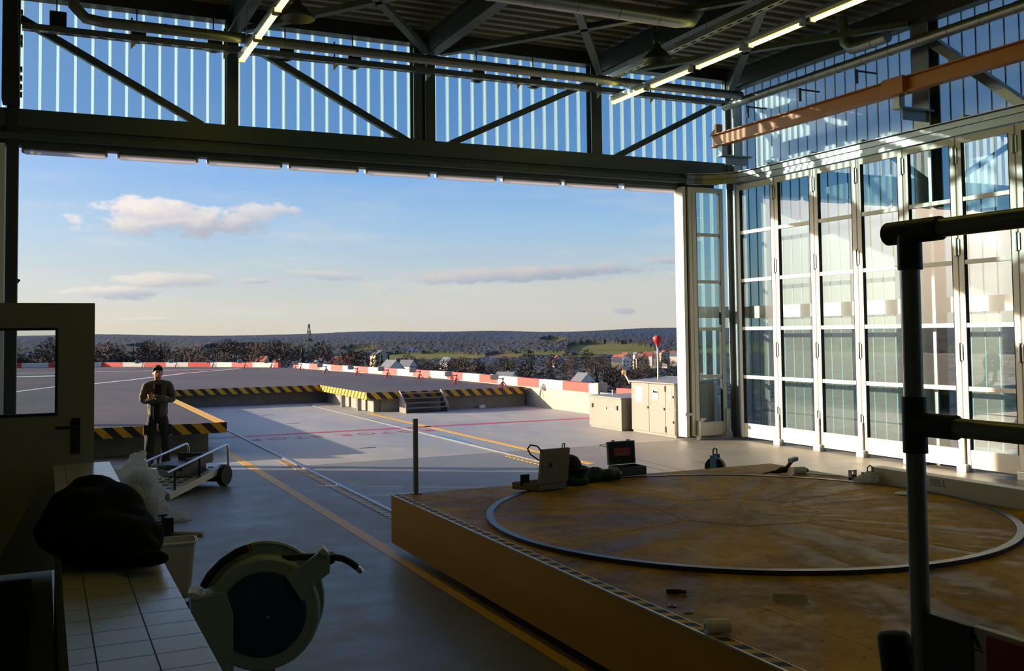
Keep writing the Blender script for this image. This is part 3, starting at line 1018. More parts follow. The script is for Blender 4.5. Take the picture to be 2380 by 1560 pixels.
# overhead guide track curving round the corner
pts = [(13.45, -6.0), (13.45, 16.35)]
for k in range(1, 9):
    a = R(90 * k / 8)
    pts.append((12.45 + 1.0 * math.cos(a), 16.4 + 1.1 * math.sin(a)))
tr = B()
for a, c in zip(pts, pts[1:]):
    tr.bar((*a, 5.62), (*c, 5.62), .15, .09)
    tr.bar((*a, 5.52), (*c, 5.52), .09, .10)
t = thing('guide_track', 'galvanised overhead track of the folding doors, curving round the glazed corner', 'track', (13.45, 10, 5.5))
tr.finish('track_profile', 'galvanised', t)
fl = B()
for a, c in zip(pts, pts[1:]):
    fl.bar((*a, 5.685), (*c, 5.685), .26, .012)
fl.finish('top_flange', 'aluminium', t)
b = B()
for y in (16.0, 14.7, 13.4, 11.2, 9.9):
    b.box(13.40, 13.95, y - .03, y + .03, 5.70, 5.76)
b.finish('wall_bracket', 'galvanised', t)
struct(B().box(13.38, 14.0, -6, 17.0, 5.44, 5.5).finish('trim_5', 'galvanised'))
# horizontal steel rail behind the leaves
o = struct(B().box(13.90, 14.0, -6, 17.4, 2.58, 2.84).finish('trim_6', 'aluminium'))
struct(B().box(12.5, 13.95, 17.86, 17.92, 2.60, 2.85).finish('trim_7', 'aluminium'))
struct(B().box(13.95, 14.15, -6.2, 17.6, 0, .12).finish('trim_8', 'galvanised'))

# orange crane runway beam
t = thing('crane_beam', 'orange steel crane runway beam along the right glass wall', 'beam', (13.02, 17.3, 6.4))
B().ibeam((13.0, 17.25, 6.385), (13.0, -6.0, 6.385), .17, .27, .018).finish('beam', 'orange_paint', t)
B().box(12.86, 13.1, 11.9, 12.35, 6.24, 6.53).finish('splice_plate', 'orange_paint', t, bevel=.004)
for y in (16.95, 12.15, 6.7):
    b = B()
    b.box(12.95, 13.75, y - .1, y + .1, 6.02, 6.05)
    b.box(12.97, 13.10, y - .07, y + .07, 6.05, 6.25)
    b.box(13.1, 13.7, y - .01, y + .01, 5.85, 6.05)
    b.finish('console', 'galvanised', t)
b = B(); b.box(12.92, 13.08, 17.0, 17.06, 6.52, 6.72); b.plate([(13.0, 17.06, 6.52), (13.0, 17.4, 6.52), (13.0, 17.06, 6.70)], .015)
b.finish('end_stop', 'orange_paint', t)
# hooks on the right upper wall
for i, y in enumerate((16.55, 14.95, 13.45)):
    t = thing('wall_hook', 'small dark hook arm on the right upper glazing, %s from the glazed corner' % ords[i], 'bracket', (13.7, y, 7.0))
    B().box(13.4, 13.9, y - .012, y + .012, 7.02, 7.05).finish('arm', 'steel_dark', t)
    B().box(13.38, 13.42, y - .02, y + .02, 6.8, 7.06).finish('hook_plate', 'steel_dark', t)

# dark gear above the left end of the header
t = thing('door_drive', 'dark door drive housing above the header at the left end of the hangar opening', 'housing', (-0.5, 17.2, 6.02))
B().box(-.62, -.37, 17.0, 17.5, 6.02, 8.08).finish('housing', 'steel_dark', t, bevel=.01)
b = B()
for z in (6.1, 6.22, 6.36, 6.5, 6.9, 7.0, 7.4):
    b.box(-.365, -.335, 17.05, 17.2, z, z + .06)
b.finish('cable_clip', 'black_plastic', t)
B().tube([(-.42, 16.99, 8.0), (-.40, 16.98, 7.2), (-.38, 16.98, 6.6), (-.37, 16.99, 6.1)], .008, 6).finish('cable', 'galvanised', t, 60)

# leaf left of the opening, beside the corner column
leaf('door_12', (-1.72, 17.52), (-0.58, 17.52), False, False)

# personnel door standing open across the landing
DY = 8.0
t = sempty('door_1', (-0.62, DY, ZD + .02))
DX0, DX1, DZ0, DZ1 = -.62, .345, ZD + .03, 2.565
wx0, wx1, wz0, wz1 = -.46, .085, 1.755, 2.37
b = B()
b.box(DX0, wx0, DY - .022, DY + .022, DZ0, DZ1).box(wx1, DX1 - .03, DY - .022, DY + .022, DZ0, DZ1)
b.box(wx0, wx1, DY - .022, DY + .022, DZ0, wz0).box(wx0, wx1, DY - .022, DY + .022, wz1, DZ1)
b.finish('door_panel', 'door_paint', t)
B().box(DX1 - .03, DX1, DY - .012, DY + .03, DZ0, DZ1).finish('edge_strip', 'door_paint', t)
B().box(wx0, wx1, DY - .004, DY + .004, wz0, wz1).finish('pane', 'door_glass', t)
b = B()
for q in ((wx0, wx1, wz0 - .012, wz0 + .006), (wx0, wx1, wz1 - .006, wz1 + .012)):
    b.box(q[0] - .012, q[1] + .012, DY - .028, DY + .028, q[2], q[3])
b.box(wx0 - .012, wx0 + .006, DY - .028, DY + .028, wz0, wz1).box(wx1 - .006, wx1 + .012, DY - .028, DY + .028, wz0, wz1)
b.finish('window_bead', 'rubber', t)
h = B()
h.box(.19, .25, DY - .034, DY - .022, 1.46, 1.72)
h.finish('handle_plate', 'black_plastic', t, bevel=.003)
B().tube([(.225, DY - .03, 1.655), (.225, DY - .075, 1.655), (.20, DY - .08, 1.655), (.085, DY - .078, 1.655)], .011, 10).finish('door_handle', 'black_plastic', t, 50)
# ribbed black mat on the landing
t = thing('door_mat', 'black ribbed rubber mat on the landing in front of the open personnel door', 'mat', (-.3, 7, ZD))
B().box(-1.0, -.06, 4.0, 7.85, ZD, ZD + .012).finish('mat', 'rubber', t)
b = B()
for k in range(30):
    x = -.98 + .031 * k
    b.box(x, x + .014, 4.02, 7.83, ZD + .012, ZD + .019)
b.finish('rib', 'rubber', t)

# tiled dwarf wall
t = thing('tiled_wall', 'dwarf wall capped with white tiles along the landing edge', 'wall', (.26, 5, 0))
B().box(.085, .43, 1.6, 7.8, 0, 1.36).finish('wall_body', 'hall_wall', t)
B().box(.07, .445, 1.6, 7.85, 1.36, 1.40).finish('tile_cap', 'white_tiles', t, bevel=.003)

# small lamp bracket on the left column, and two saw cuts in the hall floor
p = aty(36, 655, YF + .1)
t = thing('column_lamp', 'tiny dark lamp bracket on the column at the left end of the opening', 'lamp', (-.385, YF + .1, p.z))
B().plate([(-.386, YF + .1, p.z - .04), (-.386, YF + .1, p.z + .05), (-.34, YF + .1, p.z + .03)], .06).finish('lamp_body', 'steel_dark', t)
for (a, c, lb) in (((1472, 1066), (1600, 1096), 'thin dark saw cut in the floor beyond the black machine case'), ((1505, 1085), (1560, 1098), 'short dark saw cut in the floor just beyond the platform edge')):
    o = B().bar(atz(*a, .001), atz(*c, .001), .012, .003).finish('floor_joint', 'rubber'); tag(o, lb, 'joint')

# ================================================================== OUTSIDE: HELIDECK
o_pts = [(-30, 20.40), (3.30, 20.40), (3.30, 33.9), (8.68, 33.9), (8.68, 28.42), (13.9, 28.42), (13.9, 36.0), (12.15, 53.4), (11.7, 54.4), (8.9, 58.2), (3.3, 64.0), (-8, 69.0), (-30, 69.0)]
bd = B()
bd.prism(o_pts, ZD - .20, ZD)
struct(bd.finish('ground_helideck', 'deck_asphalt'))
# concrete base set back under the deck edge
bd = B()
bd.box(-30, 3.05, 20.95, 21.15, 0, ZD - .2)
bd.box(2.85, 3.05, 21.15, 34.3, 0, ZD - .2)
bd.box(3.05, 9.1, 34.3, 34.5, 0, ZD - .2)
bd.box(8.98, 9.2, 28.75, 34.3, 0, ZD - .2)
bd.box(9.2, 13.98, 28.62, 28.82, 0, ZD - .2)
struct(bd.finish('wall_deck_base', 'base_concrete'))
# hazard striped fascia boards
def fascia(p, q, mt, nrm, label):
    p, q, nrm = Vector((*p, 0)), Vector((*q, 0)), Vector((*nrm, 0))
    bb = B()
    bb.obox((p + q) / 2 + nrm * .012 + Vector((0, 0, ZD - .098)), (q - p) / 2, nrm * .012, Vector((0, 0, .104)))
    o = bb.finish('edge_fascia', mt)
    return tag(o, label, 'fascia')
fascia((-30, 20.40), (3.324, 20.40), 'hazard_x', (0, -1), 'black and yellow striped edge of the near helideck corner behind the standing person')
fascia((3.30, 20.40), (3.30, 33.9), 'hazard_y', (1, 0), 'black and yellow striped helideck edge along the left side of the recess')
fascia((3.33, 33.9), (8.65, 33.9), 'hazard_x', (0, -1), 'black and yellow striped helideck edge at the back of the recess')
fascia((8.68, 28.40), (8.68, 33.9), 'hazard_y', (-1, 0), 'sunlit yellow striped helideck edge on the right side of the recess')
fascia((8.66, 28.42), (13.9, 28.42), 'hazard_x', (0, -1), 'black and yellow striped helideck edge running past the short metal stair')
o = B().box(3.12, 3.30, 20.42, 33.9, ZD, ZD + .004).finish('edge_marking', 'line_yellow'); tag(o, 'yellow painted line on top of the near helideck edge beside the recess', 'marking')
# stub posts under the sunlit edge
for i, y in enumerate((31.4, 29.6)):
    o = B().box(8.72, 8.84, y - .07, y + .07, 0, ZD - .2).finish('edge_post', 'galvanised')
    tag(o, 'short steel post under the sunlit striped edge, %s the photographer' % ('farther from', 'closer to')[i], 'post', 'posts under the sunlit edge')

# short metal stair up to the deck
t = thing('metal_stair', 'short grey metal stair of four treads up to the helideck', 'stair', (10.3, 28.1, 0))
for x in (9.66, 10.98):
    B().plate([(x, 27.72, 0), (x, 28.33, 0), (x, 28.33, .64), (x, 28.27, .64), (x, 27.72, .26)], .03).finish('stringer', 'cabinet_paint', t)
for k in range(4):
    B().box(9.68, 10.96, 27.74 + .165 * k, 27.96 + .165 * k, .13 + .135 * k, .155 + .135 * k).finish('tread', 'cabinet_paint', t)

# low parapet, red and white blocks
def parapet(name, path, label, s0, base_z, width=.24, top=.87):
    t = thing(name, label, 'parapet', (*path[0], base_z))
    b = B()
    per = 1.565
    s = s0
    for a, c in zip(path, path[1:]):
        a, c = Vector((*a, 0)), Vector((*c, 0))
        L = (c - a).length
        d = (c - a) / L
        k = 0.0
        n = Vector((d.y, -d.x, 0))
        while k < L - 1e-4:
            nxt = min(L, (math.floor((s + k) / per + 1e-6) + 1) * per - s)
            b.mi = int(math.floor((s + k) / per + 1e-6)) % 2
            b.obox(a + d * (k + nxt) / 2 + n * width / 2 + Vector((0, 0, (top + ZD) / 2 + .01)), d * (nxt - k) / 2, n * width / 2, Vector((0, 0, (top - ZD) / 2 - .01)))
            k = nxt
        s += L
    b.finish('painted_coping', ['red_paint', 'white_paint'], t)
    c_ = B()
    for a, c in zip(path, path[1:]):
        a, c = Vector((*a, 0)), Vector((*c, 0))
        d = (c - a)
        n = Vector((d.y, -d.x, 0)).normalized()
        c_.obox((a + c) / 2 + n * .1 + Vector((0, 0, (ZD + base_z) / 2)), d / 2, n * .1, Vector((0, 0, (ZD - base_z) / 2 + .012)))
    c_.finish('parapet_wall', 'wall_concrete', t)
    return t
parapet('parapet', [(14.04, 24.18), (14.04, 36.0), (12.25, 53.6)], 'straight low parapet with red and white blocks along the right side of the helideck', -.42, 0.0)
parapet('parapet', [(11.62, 54.5), (8.95, 58.2), (3.3, 64.0), (-8, 69.0), (-28, 69.0)], 'far low parapet with red and white blocks beyond the gap', 1.25, ZD - .2)
parapet('parapet', [(14.04, 18.6), (14.04, 23.1)], 'short parapet piece with a red block behind the pale cabinets', -.35, 0.0, .24, .80)
o = B().box(14.0, 14.3, 24.0, 24.18, 0, .90).finish('parapet_pier', 'wall_concrete'); tag(o, 'pale concrete end pier of the right parapet beside the chest', 'pier')
o = B().box(14.04, 14.2, 23.1, 24.0, .60, .64).finish('gap_bar', 'galvanised'); tag(o, 'thin metal bar across the gap in the right parapet', 'bar')
for k, (y, z0) in enumerate(((28.7, 0), (27.3, 0))):
    pass

# flood lights on tripods along the parapet
def floodlight():
    t = thing('floodlight', '', 'floodlight', (0, 0, 0))
    for a in (0, 2.1, 4.2):
        B().bar((.02 * math.cos(a), .02 * math.sin(a), .26), (.2 * math.cos(a), .2 * math.sin(a), 0), .05, .02).finish('leg', 'deep_red', t, shift=False)
    b = B()
    b.tube([(0, 0, .24), (0, 0, .36)], .025, 10)
    b.ball((0, 0, .37), .05, 2)
    b.tube([(0, 0, .37), (-.16, 0, .38), (-.24, 0, .42)], .02, 8)
    b.finish('post', 'galvanised', t, 50, shift=False)
    h = B().box(-.50, -.24, -.09, .09, .34, .56).finish('lamp_head', 'galvanised', t, bevel=.012, shift=False)
    B().box(-.515, -.50, -.075, .075, .36, .54).finish('lens', 'window_dark', h, shift=False)
    B().box(-.26, -.20, -.06, .06, .38, .50).finish('driver_box', 'aluminium', t, bevel=.006, shift=False)
    return t
F0 = floodlight()
fpix = [(332, 852.5), (410, 852.5), (496, 852.5), (570, 853.5), (632, 853.5), (700, 858.5), (758, 865), (831, 871), (902, 875), (976, 879), (1061, 890), (1169, 899)]
gaps = [(330, 852), ]
near = ['behind the open personnel door edge', 'above and beside the head of the standing person', 'on the far deck, second past the standing person', 'on the far deck below the gabled house', 'just before the parapet gap', 'just after the parapet gap',
        'second after the parapet gap', 'third after the parapet gap', 'above the bend of the sunlit striped edge', 'behind the top of the metal stair', 'right of the metal stair', 'closest to the pale cabinets']
for i, (x, y) in enumerate(fpix):
    p = atz(x, y, ZD)
    # keep the foot on the deck, just inside the parapet
    lim = 58.6 - 0 if x > 620 else 61.5
    if p.y > lim:
        p *= lim / p.y
    p = p * 0.972
    o = F0 if i == 0 else clone(F0)
    o.location = (p.x, p.y, ZD)
    o.scale = (.8, .8, .8)
    o['label'] = 'small floodlight on red tripod, ' + near[i]
    o['group'] = 'floodlights along the parapet'

# painted lines on the deck
def deckline(pts, w, mt, label):
    b = B()
    ps = [Vector((x, y, ZD + .004)) for x, y in pts]
    for a, c in zip(ps, ps[1:]):
        b.bar(a, c, w, .004)
    o = b.finish('deck_marking', mt)
    return tag(o, label, 'marking')
deckline([(-8, 56.5), (2.4, 54.7), (9.6, 54.2)], .30, 'line_white', 'thin white line across the far helideck near the parapet')
deckline([(-9, 22.0), (-3, 31), (.4, 38.9), (1.63, 40.3), (3.15, 43), (6.1, 49.3), (9.3, 54.0)], .22, 'line_white', 'long white line slanting across the helideck behind the standing person')
deckline([(5.45, 49.9), (8.4, 54.0)], .35, 'line_red', 'red painted band on the far helideck next to the white line')
deckline([(-6, 50.6), (.6, 50.4)], .9, 'line_white', 'broad white band on the deck seen through the door window')
deckline([(-5, 41.6), (.3, 42.2)], .35, 'line_red', 'red painted stroke on the deck seen through the door window')

# ---- markings and rails on the floor and apron
def mark(x0, x1, y0, y1, mt, label, z=.003):
    o = B().box(x0, x1, y0, y1, -.001, z).finish('floor_marking', mt)
    return tag(o, label, 'marking')
mark(3.27, 3.42, -2, 20.9, 'line_yellow', 'yellow floor line running past the trolley and under the platform edge')
mark(8.66, 8.80, 15.2, 28.5, 'line_yellow', 'thin yellow floor line running from the platform to the metal stair')
t = thing('floor_marking', 'red stop line painted across the apron, with letters read from outside', 'marking', (8, 23.4, 0))
B().box(3.1, 14.0, 23.30, 23.54, -.001, .003).finish('line', 'line_red', t)
text('lettering', 'ROTOR STOP', .62, frame_mtx((6.35, 22.55, .003), (-1, 0, 0), (0, -1, 0)), 'line_red', t, .001, 1.22)
def rail(x, y0, y1, yc, label):
    t = thing('floor_rail', label, 'rail', (x, y0, 0))
    b = B()
    b.box(x - .03, x + .03, y0, y1, -.02, .022)
    b.finish('rail_head', 'galvanised', t)
    c = B()
    c.box(x - .17, x - .035, y0, yc, -.001, .008)
    c.finish('edge_strip', 'hazard_comb', t)
    B().box(x - .035, x - .03, y0, y1, -.001, .026).finish('rail_lip', 'galvanised', t)
rail(4.12, 2.0, 33.9, 18.6, 'steel floor rail with a black and yellow edge running to the near platform corner')
rail(8.05, 2.0, 34.2, 17.0, 'steel floor rail running across the recess to the far side of the platform')
# fine saw cuts and lifting points in the apron
for i, (x, y, w) in enumerate(((622, 965, .35), (682, 984, .35), (854, 1041, .35))):
    p = atz(x, y)
    o = B().box(p.x - w / 2, p.x + w / 2, p.y - .03, p.y + .03, -.001, .004).finish('drain_slot', 'rubber')
    tag(o, 'short dark slot in the apron, %s' % ('closest to the recess back', 'just behind the red line', 'near the upright post')[i], 'drain', 'dark slots in the apron')

# ---- cabinets by the right jamb
t = thing('storage_chest', 'low pale metal chest beside the right parapet', 'chest', (12.7, 20.6, 0))
B().box(12.2, 13.6, 19.86, 21.36, .04, .74).finish('body', 'cabinet_paint', t, bevel=.01)
B().box(12.17, 13.63, 19.83, 21.39, .74, .775).finish('lid', 'cabinet_paint', t, bevel=.008)
for y in (20.05, 21.2):
    B().box(12.17, 12.2, y - .03, y + .03, .48, .58).finish('latch', 'aluminium_dark', t)
B().tube([(12.19, 20.55, .5), (12.18, 20.55, .5)], .03, 10).finish('knob', 'aluminium', t)
B().tube([(12.6, 20.9, .775), (12.6, 20.9, .90)], .02, 8).finish('vent_pin', 'white_paint', t)
B().box(12.22, 13.58, 19.88, 21.34, 0, .04).finish('plinth', 'base_concrete', t)
t = thing('switch_cabinet', 'tall pale metal cabinet with warning notices beside the door jamb', 'cabinet', (12.9, 18.7, 0))
B().box(12.40, 13.5, 17.95, 19.72, .05, 1.16).finish('body', 'cabinet_paint', t, bevel=.008)
b = B(); b.plate([(12.34, 17.9, 1.17), (13.55, 17.9, 1.24), (13.55, 19.78, 1.24), (12.34, 19.78, 1.17)], .03); b.finish('roof', 'cabinet_paint', t)
B().box(12.42, 13.5, 17.97, 19.70, 0, .05).finish('plinth', 'base_concrete', t)
for (y0, y1, z0, z1) in ((18.98, 19.70, .06, 1.14), (18.32, 18.965, .06, 1.14), (17.97, 18.305, .62, 1.14), (17.97, 18.305, .06, .605)):
    d = B().box(12.385, 12.40, y0, y1, z0, z1).finish('door', 'cabinet_paint', t, bevel=.003)
    B().box(12.365, 12.387, y0 + .03 if y0 < 18.9 else y0 + .02, y0 + .055 if y0 < 18.9 else y0 + .045, (z0 + z1) / 2 - .02, (z0 + z1) / 2 + .03).finish('handle', 'steel_dark', d)
for z in (1.05, .16):
    B().box(12.37, 12.387, 18.295, 18.33, z - .06, z + .06).finish('hinge', 'rubber', t)
b = B()
for k in range(9):
    b.box(12.377, 12.387, 18.09, 18.15, .78 + .035 * k, .80 + .035 * k)
b.finish('louvre', 'paper', t)
n = B().box(12.379, 12.385, 19.22, 19.52, .72, 1.06).finish('notice', 'paper', t)
b = B()
for k in range(6):
    b.box(12.376, 12.379, 19.25, 19.49, 1.01 - .033 * k, 1.022 - .033 * k)
for k in range(3):
    b.box(12.376, 12.379, 19.26 + .09 * k, 19.31 + .09 * k, .75, .79)
b.finish('notice_print', 'logo_grey', n)
n = B().box(12.379, 12.385, 18.58, 18.82, .80, 1.06).finish('notice', 'paper', t)
B().box(12.376, 12.379, 18.60, 18.80, 1.02, 1.045).finish('orange_strip', 'line_yellow', n)
B().box(12.376, 12.379, 18.60, 18.79, .945, .985).finish('dark_strip', 'dark_cloth', n)
B().box(12.376, 12.379, 18.755, 18.79, .945, 1.01).finish('dark_mark', 'dark_cloth', n)
t = thing('obstruction_light', 'red cup-shaped light on a thin white pole above the tall cabinet', 'light', (12.9, 19.35, 1.2))
B().tube([(12.9, 19.35, 1.205), (12.9, 19.35, 2.0)], .022, 10).finish('pole', 'white_paint', t, 60)
B().lathe([(.05, 1.98), (.05, 2.03), (.075, 2.06), (.105, 2.10), (.11, 2.19), (.10, 2.20)], (12.9, 19.35, 0), seg=20).finish('lamp_shade', 'deep_red', t, 50)
B().lathe([(.06, 2.2), (.05, 2.225)], (12.9, 19.35, 0), seg=16).finish('lens', 'deep_red', t, 50)
B().lathe([(.035, 1.93), (.04, 1.98)], (12.9, 19.35, 0), seg=12).finish('collar', 'galvanised', t, 50)
t = thing('warning_beacon', 'small orange beacon on a bracket at the far corner of the tall cabinet', 'light', (12.4, 19.85, 1.2))
B().bar((12.4, 19.75, 1.12), (12.4, 19.95, 1.32), .07, .05).finish('bracket', 'cabinet_paint', t)
B().box(12.34, 12.46, 19.84, 19.95, 1.32, 1.42).finish('socket', 'black_plastic', t)
B().ball((12.4, 20.03, 1.36), .07, 2).finish('lens', 'orange_paint', t, 60)

# red hose wheel on a grey stand out on the deck
t = thing('fire_hose_reel', 'red wheel-shaped hose reel on a grey stand, partly hidden by the column', 'hose reel', (-.80, 22.3, ZD))
hx, hy, hz = -.80, 22.3, 1.18
B().lathe([(.17, -.10), (.30, -.10), (.30, -.07), (.24, -.06), (.24, .06), (.30, .07), (.30, .10), (.17, .10), (.17, -.1)], (hx, hy, hz), (0, 1, 0), 28, False).finish('wheel', 'red_paint', t, 40)
B().tube([(hx, hy - .14, hz), (hx, hy + .14, hz)], .05, 12).finish('hub', 'orange_paint', t, 60)
b = B()
for k in range(4):
    a = PI / 4 + k * PI / 2
    b.bar((hx, hy, hz), (hx + .2 * math.cos(a), hy, hz + .2 * math.sin(a)), .03, .03)
b.finish('spoke', 'deep_red', t)
b = B()
b.plate([(hx - .05, hy - .16, hz), (hx + .05, hy - .16, hz), (hx + .20, hy - .16, ZD), (hx + .02, hy - .16, ZD)], .04)
b.plate([(hx - .05, hy + .16, hz), (hx + .05, hy + .16, hz), (hx + .20, hy + .16, ZD), (hx + .02, hy + .16, ZD)], .04)
b.box(hx - .1, hx + .22, hy - .2, hy + .2, ZD, ZD + .03)
b.finish('stand', 'mesh_grey', t)

pts_ = [atz(*q, .002) for q in ((1020, 1012), (1050, 1016), (1098, 1030), (1085, 1033), (1046, 1024))]
o = B().plate([pts_[0], pts_[1], pts_[2], pts_[3], pts_[4]], .003).finish('plastic_sheet', 'blue_paint'); tag(o, 'pale blue film lying on the apron beyond the upright post', 'sheet')
p = atz(1120, 948)
o = B().box(p.x - .09, p.x + .09, p.y - .06, p.y + .06, 0, .09).finish('concrete_block', 'paper'); tag(o, 'small white block on the apron to the right of the metal stair', 'block')

# ================================================================== THE MOVING PLATFORM
PX0, PX1, PY0, PY1 = 3.36, 8.45, 2.0, 10.14
TC = Vector((5.88, 7.5, 0))
t = thing('landing_platform', 'large yellow rail-mounted helicopter platform with a round turntable plate', 'platform', TC)
B().box(PX0 + .07, PX1, PY0, PY1, ZD - .06, ZD).finish('deck', 'platform_paint', t)
B().box(PX0, PX0 + .012, PY0, PY1 + .01, .10, ZD - .002).finish('side_skirt', 'platform_side', t)
B().box(PX0 + .012, PX1, PY1, PY1 + .012, .10, ZD - .002).finish('end_skirt', 'platform_side', t)
B().box(PX0 - .004, PX0 + .012, PY0, PY1 + .014, ZD - .004, ZD + .006).finish('edge_angle', 'aluminium', t)
B().box(PX0 + .012, PX0 + .085, PY0, PY1, ZD - .01, ZD + .003).finish('edge_strip', 'edge_checks', t)
B().box(PX0 + .085, PX0 + .092, PY0, PY1, ZD, ZD + .005).finish('strip_lip', 'aluminium', t)
b = B()
for x in (4.12, 8.05):
    for y in (2.6, 5.0, 7.4, 9.6):
        b.lathe([(.10, -.03), (.12, -.03), (.12, .03), (.10, .03)], (x, y, .13), (1, 0, 0), 18)
b.finish('rail_wheel', 'steel_dark', t, 40)
b = B()
for x in (4.12, 8.05):
    b.box(x - .09, x + .09, PY0 + .1, PY1 - .1, .22, ZD - .06)
b.finish('chassis_beam', 'steel_dark', t)
B().lathe([(0.01, ZD - .01), (2.30, ZD - .01), (2.30, ZD + .028), (0.01, ZD + .028)], TC, seg=96, cap=False).finish('turntable_plate', 'platform_paint', t, 30)
B().lathe([(2.30, ZD), (2.365, ZD), (2.365, ZD + .035), (2.30, ZD + .035), (2.30, ZD)], TC, seg=96, cap=False).finish('turntable_rim', 'disc_rim', t, 30)
b = B()
for k in range(8):
    a, c = 2 * PI * k / 8 + .2, 2 * PI * (k + 1) / 8 + .2
    b.bar(TC + Vector((.72 * math.cos(a), .72 * math.sin(a), ZD + .029)), TC + Vector((.72 * math.cos(c), .72 * math.sin(c), ZD + .029)), .008, .004)
    if k % 2 == 0:
        b.bar(TC + Vector((.72 * math.cos(a), .72 * math.sin(a), ZD + .029)), TC + Vector((2.28 * math.cos(a), 2.28 * math.sin(a), ZD + .029)), .008, .004)
b.finish('plate_seam', 'platform_side', t)

t = thing('upright_post', 'slim dark square post standing at the far corner of the yellow platform', 'post', (3.62, 10.10, ZD))
B().box(3.598, 3.642, 10.08, 10.124, ZD, 1.40).finish('post', 'galvanised', t)
B().box(3.57, 3.67, 10.05, 10.13, ZD, ZD + .012).finish('foot_plate', 'galvanised', t)

# tool cases
def open_case(name, label, o3, ax, bx, w, d, hb, hl, lean, mat_out, flip):
    """case body at o3 (front left corner); ax along the hinge, bx back"""
    t = thing(name, label, 'case', o3)
    o3, ax, bx = Vector(o3), Vector((*ax, 0)).normalized(), Vector((*bx, 0)).normalized()
    z = Vector((0, 0, 1))
    body = B()
    th = .012
    body.obox(o3 + ax * w / 2 + bx * d / 2 + z * th / 2, ax * w / 2, bx * d / 2, z * th / 2)
    for (c, hx_, hy_) in ((o3 + ax * w / 2 + bx * th / 2, w / 2, th / 2), (o3 + ax * w / 2 + bx * (d - th / 2), w / 2, th / 2)):
        body.obox(c + z * hb / 2, ax * hx_, bx * hy_, z * hb / 2)
    for c in (o3 + ax * th / 2 + bx * d / 2, o3 + ax * (w - th / 2) + bx * d / 2):
        body.obox(c + z * hb / 2, ax * th / 2, bx * d / 2, z * hb / 2)
    body.finish('body', mat_out, t, bevel=.003)
    hinge = o3 + z * (hb + .005) if flip else o3 + bx * d + z * (hb + .005)
    up = (z + bx * lean).normalized()
    nn = ax.cross(up)
    lid = B()
    k = -1 if flip else 1
    lid.obox(hinge + ax * w / 2 + up * hl / 2 + nn * 0, ax * w / 2, up * hl / 2, nn * .022)
    lid.finish('lid', mat_out, t, bevel=.008)
    return t, hinge, ax, bx, up, nn
t, hg, ax, bx, up, nn = open_case('tool_case', 'open beige plastic tool case with its lid upright, at the far edge of the platform', (4.74, 9.40, ZD + .036), (.36, .04), (-.17, .27), .36, .33, .075, .36, -.10, 'case_beige', True)
B().obox(hg + ax * .18 + up * .18 + nn * .024, ax * .09, up * .05, nn * .003).finish('label_plate', 'case_beige', t)
B().obox(hg + ax * .12 + up * .19 + nn * .028, ax * .016, up * .022, nn * .002).finish('emblem', 'case_inside', t)
B().tube([hg + ax * .27 + up * .36, hg + ax * .27 + up * .405, hg + ax * .30 + up * .405, hg + ax * .30 + up * .36], .006, 8).finish('latch', 'case_beige', t)
B().tube([hg + up * .33 + ax * .02, hg + up * .40 - ax * .05, hg + up * .42 - ax * .14, hg + up * .38 - ax * .17, hg + up * .32 - ax * .13, hg + up * .25 - ax * .02], .008, 8).finish('cable', 'black_plastic', t, 60)
B().obox(hg + bx * .2 + ax * .03 + Vector((0, 0, .02)), ax * .05, bx * .008, Vector((.0, .0, .06))).finish('insert', 'case_inside', t)
t, hg, ax, bx, up, nn = open_case('tool_case', 'open black and steel machine case with a red maker badge inside its lid', (6.03, 9.88, ZD + .036), (1, 0), (0, 1), .37, .25, .10, .27, .08, 'case_steel', False)
B().obox(hg + ax * .185 + up * .135 + nn * .024, ax * .168, up * .118, nn * .003).finish('lid_lining', 'case_inside', t)
lg = B().obox(hg + ax * .185 + up * .145 + nn * .028, ax * .112, up * .046, nn * .002).finish('badge', 'logo_red', t)
text('badge_lettering', 'makita', .062, frame_mtx(hg + ax * .185 + up * .125 + nn * .0305, ax, up), 'logo_grey', lg, .0008, 1.0, .001)
for k in (.08, .29):
    B().obox(hg + ax * k + up * .275, ax * .014, up * .012, nn * .02).finish('latch', 'aluminium', t)
B().tube([hg + ax * .0 + up * .25, hg - ax * .10 + up * .24, hg - ax * .10 + up * .235 , hg - ax * .0 + up * .21], .004, 6).finish('cable', 'black_plastic', t, 60)

# dark bag and cap between the cases
def blob(parts, voxel, disp=None, sm=4, floor=None):
    b = B()
    for c, r, s3 in parts:
        b.ball(c, r, 3, s3)
    me = bpy.data.meshes.new('tmp')
    b.bm.to_mesh(me); b.bm.free()
    me = remesh(me, voxel, sm, disp)
    if floor is not None:
        for v in me.vertices:
            if v.co.z < floor:
                v.co.z = floor
    return me
def wrinkle(amp, sc1, seed=0.0, stretch=(1, 1, 1)):
    def f(co, n):
        q = Vector((co.x * stretch[0], co.y * stretch[1], co.z * stretch[2])) * sc1 + Vector((seed, seed * .7, 0))
        return amp * (noise.noise(q) + .5 * (1 - 2 * abs(noise.noise(q * 2.1))) + .25 * noise.noise(q * 4.3))
    return f
t = thing('work_jacket', 'crumpled dark green work jacket lying between the two open cases', 'jacket', (5.5, 9.72, ZD))
me = blob([((5.25, 9.68, .68), .12, (1, .8, .6)), ((5.42, 9.74, .71), .14, (1.1, .8, .8)), ((5.60, 9.74, .70), .12, (1.2, .8, .8)), ((5.78, 9.72, .69), .10, (1.2, .8, .7)), ((5.87, 9.72, .685), .07, (1.2, .9, .9)), ((5.34, 9.62, .67), .10, (1.3, .8, .5))], .012, wrinkle(.014, 9, 2), 3, ZD + .037)
from_mesh(me, 'cloth', 'dark_green', t)
t = thing('peaked_hat', 'round black peaked hat resting on the crumpled jacket beside the beige case', 'hat', (5.30, 9.75, .75))
